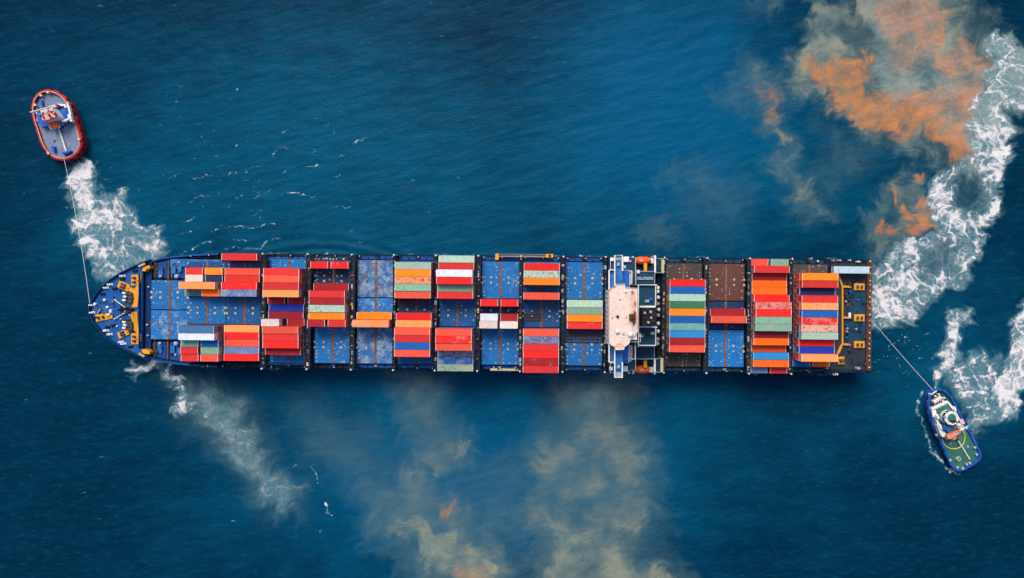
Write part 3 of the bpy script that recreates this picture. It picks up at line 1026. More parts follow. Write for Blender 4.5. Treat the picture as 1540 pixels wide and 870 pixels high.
# ---- lashing bridges between the bays
GAPS = [(3, 4), (4, 5), (5, 6), (6, 7), (7, 8), (8, 9), (9, 10), (10, 11), (12, 13), (13, 14), (14, 15)]
spans = [(LX(BASE[a]) + CL40 + 0.55, LX(BASE[b2]) - 0.55) for a, b2 in GAPS]
spans.append((LX(BASE[11]) + CL40 + 0.55, LX(BASE[11]) + CL40 + 1.5))
spans.append((LX(BASE[12]) - 1.8, LX(BASE[12]) - 0.55))
for xa, xb in spans:
    mb = MB()
    c = (xa + xb) / 2
    wd = min(0.85, (xb - xa) / 2)
    zt = ZH + 2.75
    yb = 8 * ROW - 0.1
    mb.box(c - wd, c + wd, -yb, yb, zt - 0.25, zt)
    for i in range(17):
        y = (-8 + i) * ROW
        y = max(-yb + 0.2, min(yb - 0.2, y))
        mb.box(c - wd * 0.8, c - wd * 0.8 + 0.25, y - 0.16, y + 0.16, ZD - 0.1, zt - 0.25)
        mb.box(c + wd * 0.8 - 0.25, c + wd * 0.8, y - 0.16, y + 0.16, ZD - 0.1, zt - 0.25)
    lb = mb.build('lashing_bridge', 'navy', ship)
    mb = MB()
    for sx in (-1, 1):
        for zr in (0.55, 1.1):
            mb.tube([(c + sx * (wd - 0.06), -yb, zt + zr), (c + sx * (wd - 0.06), yb, zt + zr)], 0.05, 4)
        for i in range(33):
            y = -yb + i * (2 * yb) / 32
            mb.box(c + sx * (wd - 0.06) - 0.04, c + sx * (wd - 0.06) + 0.04, y - 0.04, y + 0.04, zt, zt + 1.1)
    mb.build('railing', random.choice(['navy', 'dsteel']), lb)
    mb = MB()
    for i in range(48):
        y = -yb + 0.8 + random.random() * (2 * yb - 1.6)
        ln = random.uniform(0.4, 1.6)
        mb.box(c - 0.25 + random.uniform(-.4, .2), c + random.uniform(0, .4), y, y + ln * random.choice([0.2, 0.4, 1]), zt, zt + random.uniform(0.15, 0.5), random.choice([0, 0, 0, 1, 1, 2, 3]))
    tag(mb.build('lashing_gear', ['dsteel', 'rusty', 'cone', 'pad'], lb), kind='stuff')
    for s in (1, -1):
        mb = MB()
        mb.cyl(c, s * (yb + 0.05), ZD - 0.1, zt + 1.5, 0.12, 6)
        mb.cyl(c, s * (yb + 0.05), zt + 1.5, zt + 1.9, 0.34, 8, 0, 0.22)
        mb.build('floodlight', 'white', lb)

# ------------------------------------------------------------------ containers
COL = {
    'red': srgb(206, 46, 44), 'salmon': srgb(222, 82, 60), 'dred': srgb(158, 30, 38), 'crimson': srgb(132, 22, 42), 'bred': srgb(226, 34, 30),
    'pink': srgb(214, 104, 96), 'orange': srgb(244, 130, 22), 'lorange': srgb(248, 148, 84), 'horange': srgb(248, 104, 12), 'blue': srgb(8, 88, 160),
    'lblue': srgb(44, 132, 194), 'navy': srgb(22, 42, 86), 'dblue': srgb(18, 52, 158), 'sblue': srgb(66, 116, 158), 'gblue': srgb(96, 124, 172),
    'pgreen': srgb(160, 188, 170), 'green': srgb(126, 166, 142), 'dgreen': srgb(56, 120, 84), 'teal': srgb(92, 150, 142),
    'white': srgb(206, 212, 222), 'cream': srgb(222, 206, 196), 'grey': srgb(164, 188, 200), 'ppink': srgb(232, 168, 146), 'dor': srgb(222, 74, 20),
    'ggreen': srgb(104, 132, 128), 'rust': srgb(82, 50, 38), 'greyb': srgb(120, 118, 122)}
WORD = {'red': 'red', 'salmon': 'salmon red', 'dred': 'dark red', 'crimson': 'crimson', 'bred': 'bright red', 'pink': 'faded pink', 'orange': 'orange',
        'lorange': 'light orange', 'horange': 'vivid orange', 'blue': 'blue', 'lblue': 'light blue', 'navy': 'navy', 'dblue': 'deep blue', 'sblue': 'steel blue',
        'gblue': 'weathered blue', 'pgreen': 'pale green', 'green': 'green', 'dgreen': 'dark green', 'teal': 'teal', 'white': 'white', 'cream': 'cream',
        'grey': 'pale grey', 'ppink': 'pale pink', 'dor': 'dark orange', 'ggreen': 'grey green', 'rust': 'rusty', 'greyb': 'greyish'}
# each entry: row from starboard -> [tiers, colour]  or  [tiers, fore colour, tiers, aft colour] for two short ones
PLAN = {
    2: {3: [1, 'red', 1, 'orange'], 4: [1, 'cream', 1, 'navy'], 5: [3, 'lorange'], 6: [1, 'ggreen', 2, 'horange'],
        11: [3, 'sblue'], 12: [3, 'white'], 13: [2, 'teal', 2, 'blue'], 14: [2, 'red', 2, 'green'], 15: [2, 'red', 2, 'salmon']},
    3: {1: [2, 'red'], 3: [1, 'salmon'], 4: [1, 'red'], 5: [2, 'bred'], 6: [2, 'gblue'],
        11: [1, 'lorange'], 12: [1, 'bred'], 13: [1, 'salmon'], 14: [1, 'gblue'], 15: [1, 'bred']},
    4: {3: [3, 'red'], 4: [3, 'salmon'], 5: [3, 'red'], 6: [3, 'lorange'], 7: [1, 'dred', 1, 'dred'], 8: [1, 'dblue'], 9: [1, 'crimson'],
        10: [3, 'cream', 1, 'dred'], 11: [3, 'salmon'], 12: [3, 'red'], 13: [3, 'bred'], 14: [2, 'dred']},
    5: {2: [2, 'bred', 2, 'bred'], 5: [1, 'dred'], 6: [3, 'red'], 7: [3, 'dred'], 8: [3, 'pgreen'], 9: [3, 'orange'], 10: [3, 'dred', 3, 'red']},
    6: {9: [1, 'orange'], 10: [3, 'lorange']},
    7: {2: [3, 'pgreen'], 3: [3, 'orange'], 4: [3, 'lorange'], 5: [3, 'green'], 6: [3, 'salmon'], 9: [2, 'bred'], 10: [2, 'lorange'],
        11: [3, 'salmon'], 12: [3, 'red'], 13: [3, 'blue'], 14: [3, 'salmon']},
    8: {1: [2, 'pgreen'], 2: [2, 'red'], 3: [4, 'white'], 4: [4, 'bred'], 5: [3, 'green'], 6: [3, 'red'],
        11: [4, 'salmon'], 12: [4, 'bred'], 13: [4, 'salmon'], 14: [2, 'gblue'], 15: [2, 'blue'], 16: [2, 'green']},
    9: {7: [2, 'bred', 2, 'bred'], 9: [2, 'white', 2, 'dred'], 10: [3, 'cream', 3, 'cream']},
    10: {2: [3, 'bred'], 3: [3, 'pgreen'], 4: [3, 'orange'], 6: [3, 'salmon'], 11: [3, 'salmon'], 12: [3, 'gblue'], 13: [3, 'red'], 14: [3, 'bred'],
         15: [3, 'dred'], 16: [3, 'red']},
    11: {7: [2, 'pgreen'], 8: [2, 'green'], 9: [2, 'orange'], 10: [2, 'red']},
    12: {4: [3, 'bred'], 5: [3, 'blue'], 6: [3, 'pgreen'], 7: [3, 'dgreen'], 8: [3, 'orange'], 9: [3, 'blue'], 10: [3, 'teal'], 11: [3, 'lblue'],
         12: [3, 'dred'], 13: [3, 'salmon']},
    13: {8: [1, 'dred'], 9: [2, 'salmon']},
    14: {1: [1, 'salmon', 1, 'green'], 2: [2, 'red'], 3: [1, 'dred'], 4: [1, 'horange'], 5: [1, 'horange'], 6: [2, 'bred'], 7: [3, 'pink'], 8: [3, 'bred'],
         9: [3, 'green'], 10: [3, 'green'], 11: [2, 'crimson'], 12: [2, 'horange'], 13: [1, 'dor'], 14: [2, 'lblue'], 15: [2, 'horange'],
         16: [1, 'gblue', 1, 'red']},
    15: {3: [4, 'orange'], 4: [4, 'red'], 5: [3, 'navy'], 6: [4, 'red'], 7: [4, 'lorange'], 8: [4, 'blue'], 9: [4, 'bred'], 10: [4, 'ppink'], 11: [4, 'pgreen'],
         12: [3, 'bred'], 13: [3, 'dblue'], 14: [4, 'lorange'], 15: [1, 'blue', 1, 'horange']},
}
STAINED = {(7, 4): .95, (10, 3): .95, (12, 6): .6, (12, 10): .6, (14, 7): 1.0, (14, 9): .6, (14, 10): .7, (15, 7): .8, (15, 9): .9, (15, 10): .9, (8, 16): .9,
           (8, 14): 1.0, (10, 12): 1.0, (3, 6): .9, (3, 14): .8, (5, 8): .85, (7, 2): .7, (8, 12): .8, (8, 15): .8, (11, 8): .7, (6, 10): .7}
TH = 2.60
CW = 2.405


def container_mesh(length, reefer=False):
    mb = MB()
    Hh, w, l = 2.591, CW / 2, length / 2
    p = 0.09
    # posts, rails
    for sx in (-1, 1):
        for sy in (-1, 1):
            xa, ya = sx * (l - p), sy * (w - p)
            mb.box(min(xa, sx * l), max(xa, sx * l), min(ya, sy * w), max(ya, sy * w), 0.12, Hh - 0.12, 1)
            xa, ya = sx * (l - 0.18), sy * (w - 0.162)
            for z0 in (0.0, Hh - 0.118):
                mb.box(min(xa, sx * l), max(xa, sx * l), min(ya, sy * w), max(ya, sy * w), z0, z0 + 0.118, 2)
    for sy in (-1, 1):
        ya = sy * (w - 0.07)
        for z0, z1 in ((0.015, 0.16), (Hh - 0.09, Hh - 0.02)):
            mb.box(-l + 0.18, l - 0.18, min(ya, sy * (w - 0.005)), max(ya, sy * (w - 0.005)), z0, z1, 0)
    for sx in (-1, 1):
        xa = sx * (l - 0.20)
        mb.box(min(xa, sx * (l - 0.004)), max(xa, sx * (l - 0.004)), -w + 0.162, w - 0.162, Hh - 0.13, Hh - 0.012, 1)
        mb.box(min(xa, sx * (l - 0.004)), max(xa, sx * (l - 0.004)), -w + 0.162, w - 0.162, 0.02, 0.16, 0)
    # corrugated roof
    n = int(length / 0.42)
    xs = np.linspace(-l + 0.20, l - 0.20, n * 4 + 1)
    vs, fs = [], []
    for i, x in enumerate(xs):
        z = Hh - 0.02 if (i % 4) in (0, 1) else Hh - 0.065
        vs += [(x, -w + 0.07, z), (x, w - 0.07, z)]
    fs = [(2 * i, 2 * i + 2, 2 * i + 3, 2 * i + 1) for i in range(len(xs) - 1)]
    mb.add(vs, fs, 0)
    # corrugated sides
    for sy in (-1, 1):
        vs, fs = [], []
        for i, x in enumerate(xs[::2]):
            y = sy * (w - (0.012 if i % 2 else 0.048))
            vs += [(x, y, 0.14), (x, y, Hh - 0.07)]
        k = len(xs[::2])
        fs = [(2 * i, 2 * i + 2, 2 * i + 3, 2 * i + 1) if sy < 0 else (2 * i + 1, 2 * i + 3, 2 * i + 2, 2 * i) for i in range(k - 1)]
        mb.add(vs, fs, 0)
    # front end panel
    xe = -(l - 0.06)
    vs, fs = [], []
    for i in range(13):
        y = -w + 0.09 + i * (2 * w - 0.18) / 12
        x = xe + (0.0 if i % 2 else 0.03)
        vs += [(x, y, 0.14), (x, y, Hh - 0.1)]
    fs = [(2 * i + 1, 2 * i + 3, 2 * i + 2, 2 * i) for i in range(12)]
    mb.add(vs, fs, 0)
    # floor and inner back wall behind the doors
    mb.box(-l + 0.13, l - 0.13, -w + 0.07, w - 0.07, 0.10, 0.16, 0)
    mb.box(l - 0.11, l - 0.09, -w + 0.09, w - 0.09, 0.14, Hh - 0.1, 0)
    return mb.mesh('shipping_container', ['box', 'box_rail', 'casting'])


def door_mesh(length, side):
    mb = MB()
    l, w = length / 2, CW / 2
    y0, y1 = (0.01, w - 0.1) if side > 0 else (-w + 0.1, -0.01)
    mb.box(l - 0.088, l - 0.035, y0, y1, 0.16, 2.46, 0)
    for f in (0.3, 0.72):
        y = y0 + (y1 - y0) * f
        mb.box(l - 0.035, l - 0.008, y - 0.025, y + 0.025, 0.16, 2.46, 1)
    return mb.mesh('door', ['box', 'casting'])


def reefer_mesh(length):
    mb = MB()
    l, w = length / 2, CW / 2
    x = l - 0.03
    for y0, y1, z0, z1 in ((-w + .1, w - .1, 2.28, 2.46), (-w + .1, w - .1, .16, .34), (-w + .1, -w + .3, .34, 2.28), (w - .3, w - .1, .34, 2.28)):
        mb.box(l - 0.088, x + 0.02, y0, y1, z0, z1, 0)
    mb.box(l - 0.088, l - 0.06, -w + .3, w - .3, .34, 2.28, 1)
    return mb.mesh('refrigeration_unit', ['white', 'dsteel'])


def flat_rack(length):
    """rusty open platform with folded ends"""
    mb = MB()
    l, w = length / 2, CW / 2
    for sy in (-1, 1):
        mb.box(-l, l, sy * w - (0.2 if sy > 0 else 0), sy * w + (0.2 if sy < 0 else 0), 0, 0.55)
    n = int(length / 0.75)
    for i in range(n + 1):
        x = -l + 0.1 + i * (length - 0.4) / n
        mb.box(x, x + 0.2, -w + 0.2, w - 0.2, 0.1, 0.45)
    mb.box(-l + 0.3, l - 0.3, -0.12, 0.12, 0.3, 0.52)
    for sx in (-1, 1):
        mb.box(sx * l - (0.3 if sx > 0 else 0), sx * l + (0.3 if sx < 0 else 0), -w + 0.2, w - 0.2, 0.45, 0.7)
    return mb.mesh('flat_rack', ['rusty'])


CM = {40: container_mesh(CL40), 20: container_mesh(6.06)}
DM = {40: [door_mesh(CL40, 1), door_mesh(CL40, -1)], 20: [door_mesh(6.06, 1), door_mesh(6.06, -1)]}
RM = {40: reefer_mesh(CL40)}
FR = {40: flat_rack(CL40), 20: flat_rack(6.06)}
ORD = ['', 'first', 'second', 'third', 'fourth', 'fifth', 'sixth', 'seventh', 'eighth', 'ninth', 'tenth', 'eleventh']


def bay_words(b2):
    if b2 <= 11:
        return ORD[b2] + ' bay from bow'
    return ORD[b2 - 11] + ' bay abaft bridge'


def row_words(r):
    if r <= 8:
        return ORD[r] + ' row from starboard'
    return ORD[17 - r] + ' row from port'


UNDER = ['red', 'dred', 'salmon', 'blue', 'orange', 'green', 'bred', 'crimson', 'navy', 'dred', 'red', 'gblue']
REEF = {(4, 4, 0), (4, 12, 0), (4, 13, 0), (4, 14, 0), (5, 6, 1)}
ENDRED = {(4, r) for r in (3, 4, 5, 11, 12, 13, 14)} | {(5, 7), (15, 4), (15, 6), (15, 12), (14, 6), (14, 8)}


def put(mesh, name, x, y, z, color, wear, tall=1.0):
    o = obj(name, mesh)
    jx, jy = random.uniform(-0.05, 0.05), random.uniform(-0.012, 0.012)
    o.matrix_world = SHIP_M @ Matrix.Translation((x + jx, y + jy, z)) @ Matrix.Diagonal((1, 1, tall, 1))
    o.color = (*color, wear)
    return o


ncont = 0
for b2, rows in PLAN.items():
    for r, spec in sorted(rows.items()):
        y = (8.5 - r) * ROW
        x0 = LX(BASE[b2])
        stacks = [(spec[0], spec[1], 40, x0 + CL40 / 2, '')] if len(spec) == 2 else \
            [(spec[0], spec[1], 20, x0 + 3.03 - 0.4, 'forward'), (spec[2], spec[3], 20, x0 + CL40 - 3.03 + 0.4, 'after')]
        for tiers, cname, ln, x, half in stacks:
            for t in range(tiers):
                top = t == tiers - 1
                cn = cname if top else (random.choice(['dred', 'crimson', 'red']) if (b2, r) in ENDRED else random.choice(UNDER))
                wear = STAINED.get((b2, r), random.uniform(0.15, 0.5)) if top else random.uniform(0.2, 0.6)
                o = put(CM[ln], 'shipping_container', x, y, ZH + 0.012 + t * TH, COL[cn], wear, random.choice([1.0, 1.0, 1.118]) if top else 1.0)
                tw = 'single tier' if tiers == 1 else ('top tier' if top else ('bottom tier' if t == 0 else ORD[t + 1] + ' tier'))
                size = 'long' if ln == 40 else 'short ' + half
                tag(o, f'{WORD[cn]} {size} container, {tw}, {row_words(r)}, {bay_words(b2)}', 'container', 'shipping containers stacked on the ship')
                ncont += 1
                if (b2, r, t) in REEF:
                    obj('refrigeration_unit', RM[ln], o)
                elif top or b2 <= 5 or b2 >= 13:
                    for d in DM[ln]:
                        dd = obj('door', d, o)
                        dd.color = o.color
# stern container, and rusty flat racks on the hatches
o = put(CM[40], 'shipping_container', LX(1249) + CL40 / 2, L(1280, 406, ZH + 4)[1], ZD + 2.2, COL['grey'], 0.2)
tag(o, 'pale grey long container on the stern deck beside the rail', 'container', 'shipping containers stacked on the ship')
mb = MB()
yb = L(1280, 406, ZH + 4)[1]
for fx in (0.2, 6.0, CL40 - 0.5):
    mb.box(LX(1249) + fx, LX(1249) + fx + 0.35, yb - 1.1, yb + 1.1, ZD - 0.05, ZD + 2.2)
mb.build('container_pedestal', 'navy', ship)
for b2, r, ln, dx, lab in ((7, 7, 20, 3.03, 'greyish rusty short flat rack lying empty on dark hatch, seventh bay from bow'),
                           (10, 9, 20, 3.03, 'rusty short flat rack lying empty on blue hatch, tenth bay from bow'),
                           (11, 11, 40, CL40 / 2, 'rusty long flat rack next to red container, eleventh bay from bow'),
                           (11, 12, 40, CL40 / 2, 'rusty long flat rack on port side of another, eleventh bay from bow')):
    o = put(FR[ln], 'flat_rack', LX(BASE[b2]) + dx, (8.5 - r) * ROW, ZH + 0.012, COL['rust'], 0.5)
    tag(o, lab, 'flat rack', 'empty flat racks on the hatches')

# lashing rods crossed over the forward ends of the after stacks
for b2, rows in ((14, range(2, 16)), (15, range(3, 15)), (12, range(4, 14))):
    mb = MB()
    for r in rows:
        y = (8.5 - r) * ROW
        x = LX(BASE[b2]) - 0.12
        for a in (-1, 1):
            mb.tube([(x - 0.5, y + a * 1.1, ZH + 2.8), (x, y - a * 1.1, ZH + 2.6 * min(3, PLAN[b2][r][0]) + (0.2 if PLAN[b2][r][0] > 1 else 1.0))], 0.045, 4)
    tag(mb.build('lashing_rods', 'steel', ship), kind='stuff')

# ------------------------------------------------------------------ bow fittings
ZF = ZD + 3.0


def B(x, y, z=ZF + 0.3):
    """zoomed bow coordinates -> ship local"""
    return L(125 + x / 5.61, 390 + y / 5.61, z)


def plate(name, pts, z0, z1, mat, parent=ship, conv=B):
    mb = MB()
    mb.prism([conv(*p) for p in pts], z0, z1)
    return mb.build(name, mat, parent)


def frame_platform(pts, conv, hub=True, zf=ZF):
    """orange-framed mooring winch seat with two dark drums"""
    c = [Vector(conv(*p)) for p in pts]
    ctr = sum(c, Vector((0, 0))) / len(c)
    mb = MB()
    mb.prism([tuple(ctr + (p - ctr)) for p in c], zf - 0.02, zf + 0.45)
    base = mb.build('mooring_winch', 'yellow', ship)
    ax = (c[1] - c[0])
    ln = ax.length
    ax.normalize()
    ay = Vector((-ax.y, ax.x))
    wdt = abs((c[2] - c[1]).dot(ay))
    for i, f in enumerate((-0.2, 0.2)):
        mb = MB()
        q = ctr + ax * (ln * f)
        a, bb = q - ay * wdt * 0.16, q + ay * wdt * 0.16
        mb.tube([(a.x, a.y, zf + 0.95), (bb.x, bb.y, zf + 0.95)], 0.34, 10)
        for e in (a, bb):
            mb.tube([(e.x - ay.x * .06, e.y - ay.y * .06, zf + 0.95), (e.x + ay.x * .06, e.y + ay.y * .06, zf + 0.95)], 0.44, 10)
        mb.build('drum', 'dsteel', base)
    mb = MB()
    q = ctr
    mb.box(q.x - 0.12, q.x + 0.12, q.y - 0.15, q.y + 0.15, zf + 0.45, zf + 0.9)
    mb.build('gearbox', 'rope', base)
    mb = MB()
    q = ctr - ay * wdt * 0.42
    mb.box(q.x - 0.4, q.x + 0.4, q.y - 0.1, q.y + 0.1, zf + 0.45, zf + 0.8)
    mb.build('motor', 'yellow', base)
    return base


frame_platform([(408, 222), (408, 132), (467, 132), (467, 222)], B)
frame_platform([(288, 235), (308, 178), (397, 222), (376, 274)], B)
frame_platform([(408, 718), (408, 626), (467, 626), (467, 718)], B)
frame_platform([(306, 672), (288, 622), (374, 586), (392, 632)], B)
frame_platform([(104, 470), (200, 455), (206, 512), (112, 528)], B)
plate('walkway', [(472, 148), (494, 120), (490, 175), (470, 290), (461, 406), (414, 406), (412, 330), (428, 290), (374, 262), (386, 232), (432, 254), (462, 215)], ZF + 0.01, ZF + 0.5, 'yellow')
plate('walkway', [(416, 444), (457, 444), (466, 560), (487, 640), (487, 696), (468, 696), (466, 640), (436, 598), (384, 622), (374, 596), (430, 572), (402, 480)], ZF + 0.01, ZF + 0.5, 'yellow')
plate('walkway', [(207, 468), (252, 474), (254, 496), (209, 508)], ZF + 0.01, ZF + 0.5, 'yellow')
for pts in ([(500, 100), (512, 58), (566, 54), (566, 80), (536, 84), (528, 104)], [(498, 760), (540, 762), (566, 782), (562, 802), (520, 798), (500, 786)]):
    plate('step_platform', pts, ZD + 1.1, ZF + 0.6, 'yellow')
# windlasses: three pale drums each
for ys in ((285, 315, 345), (530, 555, 580)):
    for i, yy in enumerate(ys):
        a = B(338 + 8 * (i % 2), yy)
        bpt = B(388 + 6 * (i % 2), yy + 10)
        mb = MB()
        mb.tube([(*a, ZF + 0.7), (a[0] * .45 + bpt[0] * .55, a[1] * .45 + bpt[1] * .55, ZF + 0.7)], 0.42, 10, 0)
        mb.tube([(a[0] * .45 + bpt[0] * .55, a[1] * .45 + bpt[1] * .55, ZF + 0.7), (*bpt, ZF + 0.7)], 0.36, 10, 1)
        mb.tube([(*bpt, ZF + 0.7), (bpt[0] + 1.4, bpt[1] - 0.3, ZF + 0.7)], 0.75, 10, 1)
        mb.box(bpt[0] - 0.2, bpt[0] + 1.0, bpt[1] - 0.5, bpt[1] + 0.3, ZF - 0.02, ZF + 0.5, 1)
        mb.box(a[0] + 0.1, a[0] + 0.9, a[1] - 0.3, a[1] + 0.2, ZF - 0.02, ZF + 0.5, 1)
        mb.build('windlass', ['rope', 'dsteel'], ship)
for pts in ([(325, 268), (424, 292), (424, 362), (340, 362)], [(330, 512), (420, 506), (420, 580), (345, 598)]):
    plate('windlass_seat', pts, ZF + 0.003, ZF + 0.10, 'navy')
# dark hawse area, chains, foremast with stays
plate('chain_platform', [(300, 372), (345, 392), (400, 410), (430, 425), (400, 452), (340, 470), (300, 484), (318, 455), (296, 428), (316, 402)], ZF + 0.004, ZF + 0.25, 'navy')
for p, q in (((275, 345), (420, 425)), ((272, 500), (420, 430))):
    mb = MB()
    a, bq = B(*p), B(*q)
    for i in range(26):
        t0, t1 = i / 26, (i + 0.75) / 26
        mb.tube([(a[0] + (bq[0] - a[0]) * t0, a[1] + (bq[1] - a[1]) * t0, ZF + 0.45), (a[0] + (bq[0] - a[0]) * t1, a[1] + (bq[1] - a[1]) * t1, ZF + 0.45)], 0.16, 5)
    mb.build('anchor_chain', 'rusty', ship)
for p, q in (((272, 343), (366, 402)), ((268, 506), (362, 456))):
    mb = MB()
    mb.tube([(*B(*p), ZF + 0.8), (*B(*q), ZF + 1.6)], 0.14, 6)
    mb.tube([(*B(*p), ZF - 0.1), (*B(*p), ZF + 0.9)], 0.16, 6)
    mb.tube([(*B(*q), ZF - 0.1), (*B(*q), ZF + 1.7)], 0.16, 6)
    mb.build('boom', 'white', ship)
mx, my = B(420, 426)
mb = MB()
mb.tube([(mx, my, ZF - 0.2), (mx, my, ZF + 9)], 0.38, 8, 0, r2=0.2)
mb.tube([(mx, my - 1.3, ZF + 7), (mx, my + 1.3, ZF + 7)], 0.12, 6)
mb.tube([(mx - 1.0, my, ZF + 5), (mx + 1.0, my, ZF + 5)], 0.12, 6)
mb.cyl(mx, my, ZF + 9, ZF + 9.5, 0.3, 8)
mb.build('foremast', 'navy', ship)
for p in ((212, 405), (240, 432), (240, 445), (188, 345), (222, 468), (108, 378)):
    mb = MB()
    a = B(*p)
    mb.cyl(a[0], a[1], ZF - 0.05, ZF + 1.0, 0.32, 8)
    mb.cyl(a[0], a[1], ZF + 1.0, ZF + 1.25, 0.48, 8, 0, 0.3)
    mb.build('vent', 'white', ship)
mb = MB()
mb.tube([(*B(125, 455), ZF + 0.5), (*B(155, 418), ZF + 0.9)], 0.12, 6)
mb.tube([(*B(140, 436), ZF - 0.05), (*B(140, 436), ZF + 0.72)], 0.12, 6)
mb.build('jackstaff', 'white', ship)
for p in ((183, 242), (216, 214), (62, 388), (66, 452), (183, 604), (214, 636), (312, 702), (332, 716), (322, 142)):
    a = Vector(B(*p, ZF + 1))
    mb = MB()
    for d in (-0.35, 0.35):
        mb.cyl(a.x + d, a.y, ZF - 0.1, ZF + 1.25, 0.27, 8)
    mb.box(a.x - 0.9, a.x + 0.9, a.y - 0.38, a.y + 0.38, ZF - 0.05, ZF + 0.25)
    mb.build('fairlead', 'white', ship)
for p in ((165, 295), (205, 575), (105, 495), (330, 170), (400, 740), (440, 100), (265, 250), (255, 560)):
    a = Vector(B(*p))
    mb = MB()
    for d in (-0.45, 0.45):
        mb.cyl(a.x + d, a.y + d * 0.4, ZF - 0.05, ZF + 0.9, 0.28, 8)
    mb.box(a.x - 0.9, a.x + 0.9, a.y - 0.45, a.y + 0.45, ZF - 0.02, ZF + 0.12)
    mb.build('bollard', 'navy', ship)
for p, q in (((466, 62), (521, 38)), ((468, 796), (516, 822))):
    mb = MB()
    mb.wall([B(*p, ZF + 1.4), B(*q, ZF + 1.4)], ZF + 1.0, ZF + 1.5, 0.55)
    mb.build('capping_plate', 'pad', ship)
for i in range(46):
    t_ = random.random()
    x_ = random.uniform(130, 395)
    half_ = 20 + 0.75 * (x_ - 60) * 0.8
    a = B(x_, 425 + random.uniform(-half_, half_))
    q_ = random.uniform(0.12, 0.38)
    mb = MB()
    if i % 2:
        mb.box(a[0] - q_, a[0] + q_, a[1] - q_ * 0.7, a[1] + q_ * 0.7, ZF - 0.02, ZF + random.uniform(0.2, 0.7))
    else:
        mb.cyl(a[0], a[1], ZF - 0.02, ZF + random.uniform(0.3, 0.8), q_ * 0.8, 8)
        mb.cyl(a[0], a[1], ZF + 0.2, ZF + 0.25, q_ * 1.1, 8)
    mb.build('deck_fitting', random.choice(['navy', 'navy', 'cone', 'rusty', 'white', 'dsteel', 'bulwark_navy']), ship)
# dark breakwater across the ship behind the forecastle
mb = MB()
for (xa, ya), (xb, yb2) in ((L(211.5, 412, ZF), L(211.5, 524, ZF)),):
    mb.wall([(xa, ya), (xb, yb2)], ZF - 1.8, ZF + 1.2, 0.25)
    for i in range(12):
        t = (i + 0.5) / 12
        y = ya + (yb2 - ya) * t
        mb.add([(xa + 0.12, y - .08, ZD + 1.2), (xa + 0.9, y - .08, ZD + 1.2), (xa + 0.12, y - .08, ZF + 1.0),
                (xa + 0.12, y + .08, ZD + 1.2), (xa + 0.9, y + .08, ZD + 1.2), (xa + 0.12, y + .08, ZF + 1.0)],
               [(0, 1, 2), (5, 4, 3), (0, 3, 4, 1), (1, 4, 5, 2), (2, 5, 3, 0)])
mb.build('breakwater', 'bulwark_navy', ship)
for px, py in ((223, 432), (214, 451), (213.5, 477), (221, 489), (222, 505)):
    mb = MB()
    a = L(px, py, ZD + 2)
    mb.cyl(*a, ZD + 1.1, ZD + 2.0, 0.28, 8)
    mb.cyl(*a, ZD + 2.0, ZD + 2.3, 0.42, 8, 0, 0.2)
    mb.build('vent', 'cone', ship)
for s in (1, -1):
    mb = MB()
    mb.wall([(XD(p), s * (hw(p) - 0.3)) for p in (226, 235, 245, 255, 265, 278, 290, 310, 330)], ZD - 0.3, ZD + 1.3, 0.55)
    mb.build('bulwark', 'hull', ship)
    for pa, pb, wv in ((230, 251, 1.0), (257, 281, 1.0)):
        mb = MB()
        mb.prism([(XD(pa), s * 4.5 * ROW), (XD(pb), s * 4.5 * ROW), (XD(pb), s * (hw(pb) - 1.2)), (XD(pa), s * (hw(pa) - 1.2))], ZD - 0.02, ZD + 0.35)
        for i in range(9):
            x, yy = random.uniform(XD(pa) + .3, XD(pb) - 1.2), s * random.uniform(4.6 * ROW, hw(pa) - 2.2)
            mb.box(x, x + random.uniform(.2, .9), yy - random.uniform(.1, .5), yy + random.uniform(.1, .5), ZD + 0.3, ZD + random.uniform(.5, 1.2), random.choice([1, 2, 3, 0]))
        mb.build('side_deck', ['hull', 'cone', 'rusty', 'navy'], ship)
# deck clutter beside the first hatch: lockers, pads, a rust-brown pipe lane
for s in (1, -1):
    for i, (px, wv, lv, mat) in enumerate(((232, 1.0, 6, 'rusty'), (243, 1.6, 3, 'deck_blue'), (262, 1.6, 2.5, 'deck_blue'), (272, 1.2, 2.0, 'deck_blue'), (238, 0.8, 1.0, 'dsteel'))):
        x = XD(px)
        yy = s * (4.6 + 0.25 * i) * ROW
        lv = min(lv, hw(px) - 0.8 - abs(yy))
        mb = MB()
        mb.box(x - wv / 2, x + wv / 2, min(yy, yy + s * lv), max(yy, yy + s * lv), ZD - 0.05, ZD + 0.8 + 0.15 * i)
        mb.build('deck_locker', mat, ship)
    mb = MB()
    mb.tube([(XD(254), s * 4.3 * ROW, ZD + 0.5), (XD(254), s * 7.0 * ROW, ZD + 0.5)], 0.35, 6)
    mb.build('pipe', 'seam', ship)
    for px, rr in ((244, 0.45), (268, 0.62)):
        mb = MB()
        mb.cyl(XD(px), s * 4.75 * ROW, ZD - 0.05, ZD + 1.6, rr, 10)
        mb.cyl(XD(px), s * 4.75 * ROW, ZD + 1.6, ZD + 1.9, rr * 1.25, 10, 0, rr * 0.7)
        mb.build('vent', 'cone', ship)
